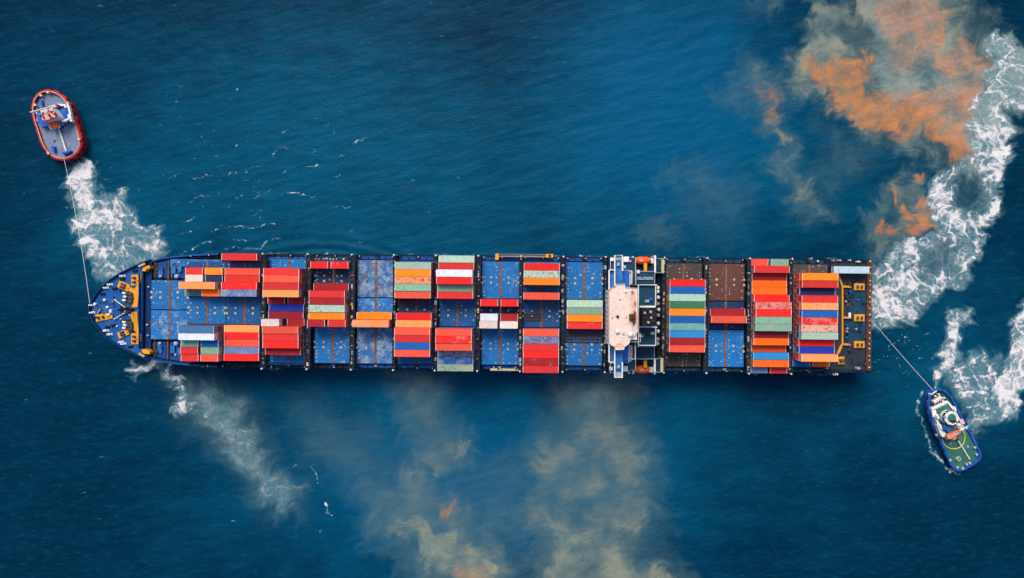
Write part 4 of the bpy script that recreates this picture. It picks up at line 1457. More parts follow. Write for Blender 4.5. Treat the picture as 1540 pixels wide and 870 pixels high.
# raised blue side platforms by the second, third and fourth bays
for (pa, pb, ya, yb2, mat) in ((256, 334, 390, 402, 'deck_blue'), (404, 464, 387, 402, 'deck_blue'), (404, 464, 537, 549, 'deck_blue'), (470, 524, 386, 393, 'teal'), (346, 392, 394, 402, 'teal')):
    mb = MB()
    a, c = L(pa, ya, ZD + 1), L(pb, yb2, ZD + 1)
    mb.box(a[0], c[0], c[1], a[1], ZD - 0.05, ZD + 1.0)
    x = a[0] + 1.0
    while x < c[0] - 1.2:
        yy = random.uniform(c[1] + 0.3, a[1] - 1.0)
        mb.box(x, x + random.uniform(0.3, 0.9), yy, yy + random.uniform(0.3, 0.7), ZD + 1.0, ZD + random.uniform(1.15, 1.7), random.choice([0, 1, 1]))
        x += random.uniform(0.8, 1.8)
    mb.build('side_platform', [mat, 'cone'], ship)

# ------------------------------------------------------------------ bridge house
def T(x, y, z):
    """zoom of the bridge house (origin 840,370, 4.35 per pixel) -> ship local"""
    return L(840 + x / 4.35, 370 + y / 4.35, z)


def tbox(mb, x0, y0, x1, y1, z0, z1, mi=0, zp=None):
    zp = z1 if zp is None else zp
    a, c = T(x0, y0, zp), T(x1, y1, zp)
    mb.box(min(a[0], c[0]), max(a[0], c[0]), min(a[1], c[1]), max(a[1], c[1]), z0, z1, mi)


ZB = 40.0
house = MB()
tbox(house, 372, 158, 460, 765, ZD - 0.2, 31.0)                       # tower block
tbox(house, 332, 290, 372, 650, ZD - 0.2, 31.0, 0, 31.0)
house = house.build('bridge_house', 'white', ship)
mb = MB()
tbox(mb, 374, 160, 458, 763, 31.0, 31.12)
mb.build('deck_floor', 'deck_blue', house)
mb = MB()
tbox(mb, 340, 290, 512, 615, 31.0, 39.4, 0, 39.4)
mb.build('wheelhouse', 'white', house)
roof = [(330, 300), (340, 284), (350, 272), (372, 268), (374, 252), (432, 250), (436, 272), (514, 276), (517, 560), (500, 585), (466, 618), (460, 640), (430, 662), (428, 678), (372, 680), (368, 660), (344, 648), (332, 628)]
mb = MB()
mb.prism([T(*p, ZB) for p in roof], 39.4, ZB)
rf = mb.build('roof', 'roofwhite', house)
mb = MB()
mb.wall([T(*p, ZB) for p in roof], ZB, ZB + 0.35, 0.14, closed=True)
mb.build('roof_edge', 'roofwhite', house)
# rust-stained plinth and mast stump aft on the roof
stain = paint('rust_stained_roof', (0.66, 0.44, 0.33), 0.8, 0.8, (0.50, 0.24, 0.11), 0.6, 0.7)
stain2 = paint('dark_rust', (0.26, 0.10, 0.04), 0.8, 0.7, (0.48, 0.25, 0.13), 0.5, 1.5)
for cx, cy, rx, ry, mt in ((488, 350, 22, 62, stain), (484, 470, 24, 60, stain), (495, 410, 14, 40, stain), (402, 655, 34, 18, stain), (486, 478, 14, 28, stain2), (498, 440, 9, 18, stain2),
                           (470, 462, 9, 12, stain2), (492, 510, 8, 14, stain2), (445, 470, 6, 6, stain2), (500, 380, 7, 20, stain2)):
    mb = MB()
    pts = []
    for i in range(22):
        t = 2 * math.pi * i / 22
        rr = random.uniform(0.62, 1.15)
        pts.append(T(min(514, cx + rx * rr * math.cos(t)), cy + ry * rr * math.sin(t), ZB))
    mb.prism(pts, ZB - 0.01, ZB + (0.012 if mt is stain else 0.024) + 0.004 * (cy % 7))
    mb.build('rust_patch', mt, house)
mb = MB()
a = T(482, 468, ZB)
mb.box(a[0] - 1.0, a[0] + 1.0, a[1] - 1.0, a[1] + 1.0, ZB, ZB + 0.8)
mb.tube([(*a, ZB + 0.8), (a[0], a[1], ZB + 9)], 0.35, 8, 0, r2=0.18)
mb.tube([(a[0], a[1] - 2.0, ZB + 5), (a[0], a[1] + 2.0, ZB + 5)], 0.12, 6)
mb.tube([(a[0] - 0.4, a[1] - 1.4, ZB + 7), (a[0] - 0.4, a[1] + 1.4, ZB + 7)], 0.16, 6)
for d in (-1.6, 1.6):
    mb.tube([(a[0] + 1.2, a[1] + d, ZB), (a[0], a[1], ZB + 5)], 0.1, 5)
mb.build('radar_mast', 'rusty', house)
for p, rr, hh, mat in (((386, 463), 0.42, 0.9, 'black'), ((384, 560), 0.7, 1.1, 'white'), ((470, 578), 0.85, 1.4, 'white'), ((425, 575), 0.3, 0.8, 'steel'),
                       ((440, 300), 0.35, 0.8, 'white'), ((480, 300), 0.4, 0.9, 'steel'), ((400, 345), 0.25, 0.6, 'white'), ((350, 470), 0.22, 0.6, 'steel')):
    mb = MB()
    a = T(*p, ZB)
    mb.cyl(a[0], a[1], ZB - 0.02, ZB + hh * 0.7, rr, 10)
    mb.cyl(a[0], a[1], ZB + hh * 0.7, ZB + hh, rr, 10, 0, rr * 0.5)
    mb.build('antenna_dome', mat, house)
# bridge wings with white bulwarks
for (y0, y1) in ((62, 262), (672, 862)):
    mb = MB()
    tbox(mb, 367, y0, 418, y1, 36.2, 36.8)
    wg = mb.build('bridge_wing', 'deck_blue', house)
    pts = [T(368, y1 if y0 < 300 else y0, 37.8), T(368, y0 if y0 < 300 else y1, 37.8), T(417, y0 if y0 < 300 else y1, 37.8), T(417, 165 if y0 < 300 else 762, 37.8)]
    mb = MB()
    mb.wall(pts, 36.8, 37.9, 0.34)
    mb.build('bulwark', 'white', wg)
    mb = MB()
    ye, yi = (64, 92) if y0 < 300 else (828, 860)
    tbox(mb, 372, min(ye, yi), 414, max(ye, yi), 36.8, 36.95)
    mb.build('grating', 'steel', wg)
    mb = MB()
    a = T(392, 122 if y0 < 300 else 792, 38)
    mb.box(a[0] - 0.4, a[0] + 0.4, a[1] - 0.5, a[1] + 0.5, 36.8, 38.0)
    mb.cyl(a[0] + 0.1, a[1], 38.0, 38.3, 0.3, 8)
    mb.build('wing_console', 'cone', wg)
# walkway in front of the wheelhouse, on each side
for (y0, y1) in ((158, 286), (648, 762)):
    mb = MB()
    tbox(mb, 328, y0, 366, y1, 31.0, 33.2)
    fw = mb.build('front_walkway', 'deck_blue', house)
    mb = MB()
    a = [T(366, y0, 34.2), T(331, y0, 34.2), T(331, y1, 34.2), T(366, y1, 34.2)]
    mb.wall(a[1:3], 33.2, 34.3, 0.42)
    mb.wall(a[:2] if y0 < 300 else a[2:], 33.2, 34.3, 0.3)
    mb.build('bulwark', 'white', fw)
    mb = MB()
    tbox(mb, 420, y0 + 10, 456, y1 - 8, 31.12, 32.4)
    mb.build('locker', 'bluebox', fw)
    mb = MB()
    ys = (165, 250) if y0 < 300 else (655, 735)
    for xx in (462, 480):
        mb.wall([T(xx, ys[0], 28), T(xx, ys[1], 28)], 26.5, 27.9, 0.25)
    mb.wall([T(462, ys[0], 28), T(480, ys[0], 28)], 26.5, 27.9, 0.25)
    mb.wall([T(462, ys[1], 28), T(480, ys[1], 28)], 26.5, 27.9, 0.25)
    tbox(mb, 460, ys[0], 482, ys[1], 26.2, 26.5)
    mb.build('stairwell', 'white', fw)
# front windows, deck by deck, and wheelhouse panes
xf = T(332, 400, 31.0)[0]
ya, yb2 = T(332, 300, 31.0)[1], T(332, 640, 31.0)[1]
wmesh = MB().box(-0.06, 0.06, -0.5, 0.5, -0.45, 0.45).mesh('window', ['glass'])
for zz in (15.5, 18.3, 21.1, 23.9, 26.7, 29.5):
    for i in range(11):
        w_ = obj('window', wmesh, house)
        w_.location = (xf - 0.01, ya + (yb2 - ya) * (i + 0.5) / 11, zz)
xw = T(340, 400, 39.4)[0]
ya, yb2 = T(340, 292, 39.4)[1], T(340, 612, 39.4)[1]
wm2 = MB().box(-0.06, 0.06, -0.62, 0.62, -0.75, 0.75).mesh('window', ['glass'])
for i in range(12):
    w_ = obj('window', wm2, house)
    w_.location = (xw - 0.01, ya + (yb2 - ya) * (i + 0.5) / 12, 37.6)
xw2 = T(512, 400, 39.4)[0]
for i in range(12):
    w_ = obj('window', wm2, house)
    w_.location = (xw2 + 0.01, ya + (yb2 - ya) * (i + 0.5) / 12, 37.6)
# lower accommodation decks each side, reaching aft
for (x0, y0, x1, y1, z1, mat) in ((418, 75, 505, 262, 24.0, 'teal'), (505, 165, 630, 258, 21.0, 'teal'), (418, 625, 505, 815, 24.0, 'teal'), (502, 655, 628, 742, 21.0, 'teal'),
                                  (335, 75, 372, 158, 22.0, 'teal'), (335, 765, 372, 832, 22.0, 'teal'), (490, 80, 690, 180, 15.0, 'teal'), (490, 735, 690, 828, 15.0, 'teal')):
    mb = MB()
    tbox(mb, x0, y0, x1, y1, ZD - 0.15, z1)
    lo = mb.build('accommodation_block', mat, house)
    mb = MB()
    c4 = [T(x0 + 3, y0 + 3, z1), T(x1 - 3, y0 + 3, z1), T(x1 - 3, y1 - 3, z1), T(x0 + 3, y1 - 3, z1)]
    for zr in (0.5, 1.0):
        mb.tube([(*p, z1 + zr) for p in c4], 0.07, 4, closed=True)
    mb.build('railing', 'white', lo)
for i in range(11):
    for j, yy in enumerate((208, 218)):
        if i == 0 or random.random() < 0.92:
            mb = MB()
            a = T(520 + i * 9.6, yy, 22)
            mb.cyl(*a, 20.9, 21.5, 0.24, 7)
            mb.build('vent_cap', 'cone', house)
for p, hh, rr, mat in (((444, 88), 25, 0.9, 'white'), ((436, 805), 25, 0.9, 'white'), ((350, 88), 23, 0.6, 'white'), ((346, 805), 23, 0.6, 'white'), ((520, 170), 22.2, 0.6, 'white'),
                       ((462, 830), 16, 0.4, 'white'), ((432, 138), 25.5, 0.5, 'cone'), ((470, 100), 24.8, 0.4, 'steel'), ((462, 745), 24.8, 0.7, 'white')):
    mb = MB()
    a = T(*p, hh)
    mb.bevbox(a[0] - rr, a[0] + rr, a[1] - rr, a[1] + rr, 14.9 if hh < 20 else 20.9, hh, 0.12)
    mb.build('deck_box', mat, house)
# engine casing behind the wheelhouse with white-edged bays
cas = MB()
tbox(cas, 524, 258, 640, 655, ZD - 0.2, 28.0)
cas = cas.build('engine_casing', 'navy', ship)
for (x0, y0, x1, y1, mat, z) in ((526, 262, 638, 392, 'teal', 28.4), (532, 400, 632, 528, 'black', 29.0), (526, 534, 636, 650, 'teal', 28.4)):
    mb = MB()
    tbox(mb, x0, y0, x1, y1, 27.9, z)
    mb.build('casing_top', mat, cas)
for pts, t in (([(523, 660), (523, 256), (646, 256)], 0.3), ([(530, 398), (634, 398)], 0.55), ([(520, 530), (646, 532)], 0.45), ([(636, 536), (636, 652), (520, 652)], 0.3), ([(636, 262), (636, 392)], 0.25), ([(462, 628), (536, 628), (536, 574)], 0.3), ([(502, 655), (502, 742), (470, 742)], 0.25)):
    mb = MB()
    mb.wall([T(*p, 29.6) for p in pts], 28.0, 29.6, t)
    mb.build('bulwark', 'white', cas)
mb = MB()
tbox(mb, 540, 408, 626, 522, 29.0, 36.0, 0, 33.0)
fn = mb.build('funnel', 'black', cas)
for i, (xx, yy) in enumerate(((580, 412), (600, 432), (612, 452), (604, 470), (612, 492), (585, 500), (566, 470), (562, 438))):
    mb = MB()
    a = T(xx, yy, 36)
    mb.cyl(*a, 35.9, 37.0 + 0.2 * (i % 3), 0.42 if i % 2 else 0.3, 8)
    mb.cyl(*a, 37.0 + 0.2 * (i % 3), 37.02 + 0.2 * (i % 3), 0.3 if i % 2 else 0.2, 8)
    mb.build('exhaust_pipe', 'steel' if i % 2 else 'dsteel', fn)
for p, mat in (((548, 580), 'green'), ((614, 572), 'lblue'), ((580, 362), 'steel'), ((602, 350), 'bluebox'), ((540, 586), 'white')):
    mb = MB()
    a = T(*p, 29)
    mb.bevbox(a[0] - 0.7, a[0] + 0.7, a[1] - 0.45, a[1] + 0.45, 28.35, 29.3, 0.1)
    mb.build('deck_box', {'green': 'tuggreen', 'lblue': 'cone'}.get(mat, mat), cas)
for yy in (275, 300, 338, 380, 418, 455, 508, 560, 612, 640):
    mb = MB()
    a = T(652 + random.uniform(-3, 6), yy, 18)
    mb.cyl(*a, ZD - 0.1, 17.5, 0.5, 8)
    mb.cyl(*a, 17.5, 18.0, 0.7, 8, 0, 0.4)
    mb.build('cowl_vent', random.choice(['steel', 'white', 'seam']), ship)
# pale posts aft of the house
for xx, ya_, yb_, mat in ((632, 62, 178, 'white'), (682, 88, 178, 'pad'), (630, 738, 826, 'white'), (676, 735, 826, 'pad')):
    mb = MB()
    mb.wall([T(xx, ya_, 20), T(xx, yb_, 20)], 19.2, 20.0, 0.55 if mat == 'white' else 0.9)
    for yy in (ya_ + 4, yb_ - 4):
        a = T(xx, yy, 20)
        mb.box(a[0] - 0.2, a[0] + 0.2, a[1] - 0.2, a[1] + 0.2, ZD - 0.1, 19.3)
    mb.build('gantry_beam', mat, ship)
mb = MB()
tbox(mb, 648, 178, 700, 735, ZD - 0.1, ZD + 1.2)
mb.build('after_walkway', 'navy', ship)


def lifeboat(px0, px1, py, label):
    z0 = 16.0
    a, c = L(px0, py, z0 + 2), L(px1, py, z0 + 2)
    ln, cx, cy = abs(c[0] - a[0]), (a[0] + c[0]) / 2, a[1]
    t = thing('lifeboat', label, 'lifeboat', SHIP_M @ Matrix.Translation((cx, cy, z0)), 'enclosed lifeboats by the bridge house')
    n, m_ = 12, 10

    def loft(prof, wid, mat, name, par):
        vs, fs = [], []
        for i in range(n + 1):
            u = -1 + 2 * i / n
            w = wid * max(0.06, (1 - abs(u) ** 3.2)) ** 0.6
            for (py_, pz_) in prof:
                vs.append((u * ln / 2, py_ * w, pz_ * (1 - 0.25 * abs(u) ** 3 if pz_ > 1.2 else 1)))
        k = len(prof)
        for i in range(n):
            for j in range(k - 1):
                fs.append((i * k + j, i * k + j + 1, (i + 1) * k + j + 1, (i + 1) * k + j))
        fs += [tuple(range(k)), tuple(n * k + j for j in range(k - 1, -1, -1))]
        mm = MB()
        mm.add(vs, fs)
        o = mm.build(name, mat, par)
        for p in o.data.polygons:
            p.use_smooth = True
        return o
    loft([(1, 1.25), (0.95, 0.7), (0.5, 0.1), (0, 0), (-0.5, 0.1), (-0.95, 0.7), (-1, 1.25)], 1.45, 'orange', 'hull', t)
    loft([(-1, 1.25), (-0.9, 1.7), (-0.55, 2.2), (0, 2.35), (0.55, 2.2), (0.9, 1.7), (1, 1.25)], 1.4, 'orange', 'canopy', t)
    mb = MB()
    mb.bevbox(-0.5 - ln * 0.1, 0.9 - ln * 0.1, -0.6, 0.6, 2.2, 2.65, 0.15)
    mb.build('hatch', 'lime' if px0 > 954 else 'salmon', t)
    mb = MB()
    mb.bevbox(ln * 0.2, ln * 0.2 + 1.2, -0.5, 0.5, 2.0, 2.8, 0.15)
    mb.build('cockpit', 'orange', t)
    return t


lifeboat(954, 980, 392, 'orange enclosed lifeboat hanging beside the starboard side of the bridge house')
lifeboat(954, 978, 556, 'orange enclosed lifeboat hanging beside the port side of the bridge house')
for py0, py1, yb_ in ((396, 408, 392), (541, 553, 556)):
    mb = MB()
    for px in (970.5,):
        p, q = L(px, py0, 19), L(px, py1, 19)
        mb.wall([p, q], 18.7, 19.3, 1.1)
        a = q if py0 < 450 else p
        mb.box(a[0] - 0.4, a[0] + 0.4, a[1] - 0.4, a[1] + 0.4, 14.9, 18.8)
    mb.build('davit_arm', 'yellow', ship)
    mb = MB()
    a, c = L(951, yb_, 16), L(983, yb_, 16)
    for x in (a[0], c[0]):
        mb.tube([(x, a[1] - 1.2, 14.9), (x, a[1] - 1.2, 18.6), (x, a[1] + 1.2, 18.6), (x, a[1] + 1.2, 14.9)], 0.22, 6)
    mb.box(a[0], c[0], a[1] - 0.9, a[1] + 0.9, 15.0, 16.0)
    mb.build('davit_frame', 'white', ship)

# ------------------------------------------------------------------ gangways stowed along the ship's side
a, c = L(746, 384, ZD + 2), L(832, 384, ZD + 2)
mb = MB()
y = 8.15 * ROW
mb.box(a[0], c[0] - 2.4, y - 0.45, y + 0.45, ZD + 1.5, ZD + 1.7)
mb.box(a[0], c[0], y - 0.5, y - 0.4, ZD + 1.5, ZD + 2.6)
mb.box(a[0], c[0], y + 0.4, y + 0.5, ZD + 1.5, ZD + 2.6)
nst = 60
for i in range(nst):
    x = a[0] + (c[0] - 3 - a[0]) * i / nst
    mb.box(x, x + 0.2, y - 0.4, y + 0.4, ZD + 1.7, ZD + 1.8)
gw = mb.build('gangway', 'steel', ship)
mb = MB()
mb.box(a[0] - 0.2, a[0] + 1.0, y - 1.6, y + 0.55, ZD + 1.45, ZD + 2.75)
mb.build('end_platform', 'yellow', gw)
mb = MB()
mb.box(c[0] - 2.6, c[0], y - 0.6, y + 0.6, ZD + 1.45, ZD + 2.7)
mb.build('end_platform', 'yellow', gw)
mb = MB()
mb.cyl(c[0] - 1.2, y, ZD + 2.7, ZD + 2.95, 0.45, 12)
mb.build('winch_drum', 'black', gw)
mb = MB()
for fx in (2.0, 9.5, 17.0):
    mb.box(a[0] + fx, a[0] + fx + 0.3, y - 2.0, y, ZD + 1.0, ZD + 1.5)
mb.build('bracket', 'navy', gw)
a, c = L(737, 555, ZD + 2), L(780, 555, ZD + 2)
mb = MB()
y = -7.95 * ROW
mb.box(a[0], c[0], y - 0.32, y + 0.32, ZD + 1.3, ZD + 1.6)
mb.box(a[0], c[0], y - 0.36, y - 0.28, ZD + 1.3, ZD + 2.2)
mb.box(a[0] + 1.0, a[0] + 1.4, y - 0.3, y + 1.0, ZD - 0.1, ZD + 1.3)
mb.box(c[0] - 1.4, c[0] - 1.0, y - 0.3, y + 1.0, ZD - 0.1, ZD + 1.3)
mb.build('gangway', 'pad', ship)

# ------------------------------------------------------------------ stern mooring deck
def S(x, y, z=ZD + 1):
    return L(1120 + x / 4.348, 370 + y / 4.348, z)


mb = MB()
a, c = L(1250, 396, ZD), L(1308, 556, ZD)
mb.box(a[0], c[0], c[1], a[1], ZD - 0.1, ZD + 0.06)
mb.build('stern_deck', 'sternfloor', ship)
mb = MB()
a, c = S(690, 290), S(795, 640)
mb.box(a[0], c[0], c[1], a[1], ZD + 0.0, ZD + 0.12)
mb.build('deck_plate', 'teal', ship)
for y0, y1 in ((246, 290), (448, 494), (624, 668)):
    frame_platform([(716, y1), (716 + 68, y1), (784, y0), (716, y0)], S, zf=ZD + 0.5)
    mb = MB()
    a, c = S(645, (y0 + y1) / 2 - 8), S(695, (y0 + y1) / 2 + 6)
    mb.box(a[0], c[0], c[1], a[1], ZD, ZD + 1.0)
    mb.build('walkway', 'yellow' if y0 < 300 else 'salmon', ship)
    mb = MB()
    a = S(688, y0 + 4)
    mb.tube([(a[0], a[1] - 0.8, ZD + 0.7), (a[0], a[1] + 0.8, ZD + 0.7)], 0.5, 10)
    mb.build('drum', 'white' if 400 < y0 < 500 else 'dsteel', ship)
frame_platform([(612, 775), (652, 775), (652, 725), (612, 725)], S, zf=ZD + 0.5)
mb = MB()
mb.prism([S(*p) for p in ((606, 190), (622, 190), (646, 262), (646, 640), (624, 700), (608, 716), (604, 706), (622, 662), (637, 640), (637, 268))], ZD + 0.02, ZD + 0.8)
mb.build('walkway', 'yellow', ship)
mb = MB()
a, c = L(1304.5, 392, ZD + 1), L(1310, 558, ZD + 1)
mb.box(a[0], c[0], c[1], a[1], ZD - 0.1, ZD + 0.9)
sr = mb.build('stern_bulwark', 'brown', ship)
for i in range(19):
    mb = MB()
    y = c[1] + (a[1] - c[1]) * (i + 0.5 + random.uniform(-.2, .2)) / 19
    mb.box(a[0] + 0.25, c[0] - 0.4, y - 0.5, y + 0.3, ZD + 0.9, ZD + 1.1, 1)
    mb.cyl((a[0] + c[0]) / 2, y + 0.4, ZD + 1.15, ZD + 1.5, 0.26, 7)
    mb.build('fairlead', ['pad' if i % 3 else 'rope', 'brown'], sr)
for i, (xx, yy) in enumerate(((662, 320), (668, 335), (676, 350), (664, 365), (670, 520), (672, 540), (670, 560), (674, 580), (668, 600), (730, 545), (755, 560), (700, 480), (690, 300))):
    mb = MB()
    a = S(xx, yy)
    mb.cyl(*a, ZD, ZD + 0.9, 0.3, 8)
    mb.cyl(*a, ZD + 0.9, ZD + 1.1, 0.42, 8, 0, 0.3)
    mb.build('bollard', random.choice(['bluebox', 'dsteel', 'steel', 'navy']), ship)
for i in range(60):
    a = S(random.uniform(655, 795), random.uniform(200, 790))
    q_ = random.uniform(0.12, 0.45)
    mb = MB()
    mb.box(a[0] - q_, a[0] + q_, a[1] - q_ * random.uniform(.4, 1.6), a[1] + q_, ZD + 0.04, ZD + random.uniform(0.2, 0.8))
    mb.build('deck_fitting', random.choice(['bluebox', 'navy', 'dsteel', 'rusty', 'navy', 'teal', 'steel', 'sternfloor']), ship)
for xx, yy in ((735, 798), (752, 800), (742, 806), (590, 842), (604, 840), (740, 103), (752, 104), (612, 95), (625, 95), (690, 95), (580, 96), (430, 95), (478, 100), (540, 800)):
    mb = MB()
    a = S(xx, yy)
    mb.cyl(*a, ZD - 0.1, ZD + 1.3, 0.3, 8)
    mb.box(a[0] - 0.5, a[0] + 0.5, a[1] - 0.3, a[1] + 0.3, ZD - 0.05, ZD + 0.4)
    mb.build('bollard', random.choice(['white', 'steel', 'pad']), ship)


# ------------------------------------------------------------------ tugs
def smooth_poly(pts, it=2):
    for _ in range(it):
        q = []
        n = len(pts)
        for i in range(n):
            a, c = Vector(pts[i]), Vector(pts[(i + 1) % n])
            q += [tuple(a * 0.75 + c * 0.25), tuple(a * 0.25 + c * 0.75)]
        pts = q
    return pts


def inset(poly, d):
    a = sum(poly[i][0] * poly[(i + 1) % len(poly)][1] - poly[(i + 1) % len(poly)][0] * poly[i][1] for i in range(len(poly)))
    sgn = 1 if a > 0 else -1
    out = []
    n = len(poly)
    for i in range(n):
        p, q = Vector(poly[i - 1]), Vector(poly[(i + 1) % n])
        t = (q - p).normalized()
        nn = Vector((-t.y, t.x)) * sgn
        out.append((poly[i][0] + nn.x * d, poly[i][1] + nn.y * d))
    return out


def tug(name, label, bow, stern, outline, zdeck, mats, sheer):
    """outline given in photo pixels at deck height; local x runs towards the bow"""
    b_, s_ = Vector(W(*bow, zdeck)), Vector(W(*stern, zdeck))
    mid = (b_ + s_) / 2
    ang = math.atan2((b_ - s_).y, (b_ - s_).x)
    t = thing(name, label, 'tugboat', Matrix.Translation((mid.x, mid.y, 0)) @ Matrix.Rotation(ang, 4, 'Z'))
    inv = (Matrix.Translation((mid.x, mid.y, 0)) @ Matrix.Rotation(ang, 4, 'Z')).inverted()

    def loc(px, py, z=zdeck):
        p = inv @ Vector((*W(px, py, z), 0))
        return (p.x, p.y)
    o = smooth_poly([loc(*p) for p in outline], 2)
    a = sum(o[i][0] * o[(i + 1) % len(o)][1] - o[(i + 1) % len(o)][0] * o[i][1] for i in range(len(o)))
    if a < 0:
        o = o[::-1]
    xmax = max(p[0] for p in o)
    sh = lambda x: sheer * max(0, x / xmax) ** 2
    n = len(o)
    # hull shell
    mb = MB()
    lv = [(-1.5, 0.55), (0.0, 0.35), (zdeck + 0.9, 0.0)]
    vs = []
    for z, d in lv:
        for (x, y) in inset(o, d + 0.25):
            vs.append((x, y, z + (sh(x) if z > 0.5 else 0)))
    fs = []
    for k in range(2):
        for i in range(n):
            fs.append((k * n + i, k * n + (i + 1) % n, (k + 1) * n + (i + 1) % n, (k + 1) * n + i))
    fs.append(tuple(range(n - 1, -1, -1)))
    mb.add(vs, fs)
    h = mb.build('hull', mats['hull'], t)
    for p in h.data.polygons:
        p.use_smooth = True
    # rubbing fender
    mb = MB()
    mb.tube([(x, y, zdeck + 0.35 + sh(x)) for x, y in inset(o, 0.30)], 0.42, 8, closed=True)
    mb.build('fender', mats['fender'], t)
    # bulwark capping
    mb = MB()
    ii = inset(o, mats.get('cap_in', 0.95))
    oo = inset(o, 0.15)
    vs = [(x, y, zdeck + 0.95 + sh(x)) for x, y in oo] + [(x, y, zdeck + 0.98 + sh(x)) for x, y in ii] + [(x, y, zdeck - 0.02 + 0.5 * sh(x)) for x, y in inset(o, mats.get('cap_in', 0.95) + 0.12)]
    fs = []
    for k in range(2):
        for i in range(n):
            fs.append((k * n + i, k * n + (i + 1) % n, (k + 1) * n + (i + 1) % n, (k + 1) * n + i))
    mb.add(vs, fs)
    mb.build('bulwark', mats['cap'], t)
    if mats.get('line'):
        mb = MB()
        mb.tube([(x, y, zdeck + 1.02 + sh(x)) for x, y in inset(o, mats['cap_in'])], 0.17, 6, closed=True)
        mb.build('bulwark_rail', mats['line'], t)
    mb = MB()
    dk = inset(o, 0.6)
    vs = [(x, y, zdeck + 0.5 * sh(x)) for x, y in dk]
    mb.add(vs, [tuple(range(n))])
    vs2 = [(x, y, zdeck - 0.4) for x, y in dk]
    mb.add(vs2, [tuple(range(n - 1, -1, -1))])
    mb.build('deck', mats['deck'], t)
    # tyres hung along the sides
    per = inset(o, -0.05)
    acc = 0.0
    for i in range(n):
        p, q = Vector(per[i]), Vector(per[(i + 1) % n])
        acc += (q - p).length
        if acc > 2.6:
            acc = 0.0
            d = (q - p).normalized()
            mb = MB()
            zt_ = zdeck + 0.35 + sh(q.x)
            nrm = Vector((d.y, -d.x)) * 0.12
            mb.tube([(q.x + nrm.x + d.x * 0.5 * math.cos(t_), q.y + nrm.y + d.y * 0.5 * math.cos(t_), zt_ + 0.5 * math.sin(t_)) for t_ in [2 * math.pi * k_ / 10 for k_ in range(10)]], 0.2, 6, closed=True)
            mb.build('tyre', 'black', t)
    # coiled lines, hatches and scuffs on the deck
    for i in range(mats.get('clutter', 10)):
        x, y = random.uniform(-xmax * 0.85, xmax * 0.8), random.uniform(-3.6, 3.6)
        mb = MB()
        if i % 3 == 0:
            mb.tube([(x + (0.35 + 0.03 * k_) * math.cos(k_ * 0.7), y + (0.35 + 0.03 * k_) * math.sin(k_ * 0.7), zdeck + 0.08 + 0.5 * sh(x)) for k_ in range(22)], 0.07, 5)
            mb.build('coiled_line', 'rope' if i % 2 else 'dsteel', t)
        else:
            mb.bevbox(x - 0.4, x + 0.4, y - 0.35, y + 0.35, zdeck - 0.05, zdeck + 0.25 + 0.5 * sh(x), 0.08)
            mb.build('deck_hatch', random.choice(['dsteel', 'steel', mats['deck']]), t)
    return t, loc, o


def simple(name, mat, parent, fn):
    mb = MB()
    fn(mb)
    return mb.build(name, mat, parent)


# ---- red tug at the bow
def RZ(x, y):
    return (30 + x / 6.217, 120 + y / 6.214)


out_red = [RZ(*p) for p in ((280, 95), (390, 120), (470, 200), (530, 340), (580, 500), (600, 600), (575, 680), (500, 745), (410, 768), (310, 740), (240, 670), (200, 590), (165, 480), (130, 370), (118, 280), (140, 190), (200, 120))]
red, rl, ro = tug('tugboat', 'red oval tug with grey deck hauling the tow line ahead of the bow', RZ(285, 95), RZ(405, 765), out_red, 3.0,
                  {'hull': 'tugred', 'fender': 'tugred', 'cap': 'tugred', 'cap_in': 0.85, 'line': 'tugpink', 'deck': 'tugdeck'}, 0.8)
red_bits = []


def rloc(x, y, z):
    return rl(*RZ(x, y), z)


# deckhouse
def fn(mb):
    pts = [rloc(*p, 5.2) for p in ((155, 300), (300, 250), (450, 235), (485, 360), (400, 395), (200, 445), (165, 400))]
    mb.prism(pts, 2.9, 5.2)


dh = simple('deckhouse', 'bluebox', red, fn)
simple('deckhouse_top', 'tugblue', dh, lambda mb: mb.prism([rloc(*p, 5.3) for p in ((175, 312), (300, 265), (430, 250), (462, 352), (400, 380), (205, 425))], 5.2, 5.32))
simple('upper_deck', 'white', dh, lambda mb: mb.wall([rloc(*p, 6.2) for p in ((270, 262), (355, 235), (448, 240), (478, 358), (440, 372), (404, 388), (390, 405))], 5.2, 6.2, 0.75))
for p_, hx, hy, zt_ in (((462, 345), .9, .6, 6.6), ((400, 390), .5, .5, 6.4)):
    simple('locker', 'white', dh, lambda mb, p_=p_, hx=hx, hy=hy, zt_=zt_: (lambda a: mb.box(a[0] - hx, a[0] + hx, a[1] - hy, a[1] + hy, 5.3, zt_))(rloc(*p_, zt_)))


def fn(mb):
    pts = [rloc(*p, 9.2) for p in ((190, 290), (300, 262), (350, 340), (330, 362), (225, 388), (205, 372))]
    mb.prism(pts, 5.2, 9.2)


wh = simple('wheelhouse', 'white', red, fn)
simple('roof', 'tugpink', wh, lambda mb: mb.prism([rloc(*p, 9.4) for p in ((194, 294), (300, 266), (345, 338), (328, 358), (226, 384), (208, 370))], 9.2, 9.4))
simple('roof_trim', 'tugred', wh, lambda mb: mb.wall([rloc(*p, 9.7) for p in ((205, 378), (228, 386), (330, 360), (342, 330), (322, 300))], 9.35, 9.75, 0.28))
for i in range(10):
    def fn(mb, i=i):
        a = rloc(205 + random.uniform(0, 120), 295 + random.uniform(0, 65), 9.8)
        w = random.uniform(0.2, 0.55)
        mb.box(a[0] - w, a[0] + w, a[1] - 0.25, a[1] + 0.25, 9.35, 9.6 + random.uniform(0.1, 0.7))
    simple('roof_fitting', random.choice(['white', 'black', 'white', 'tugred', 'dsteel']), wh, fn)
wpts = [rloc(*p, 8.4) for p in ((190, 290), (300, 262), (350, 340), (330, 362), (225, 388), (205, 372))]
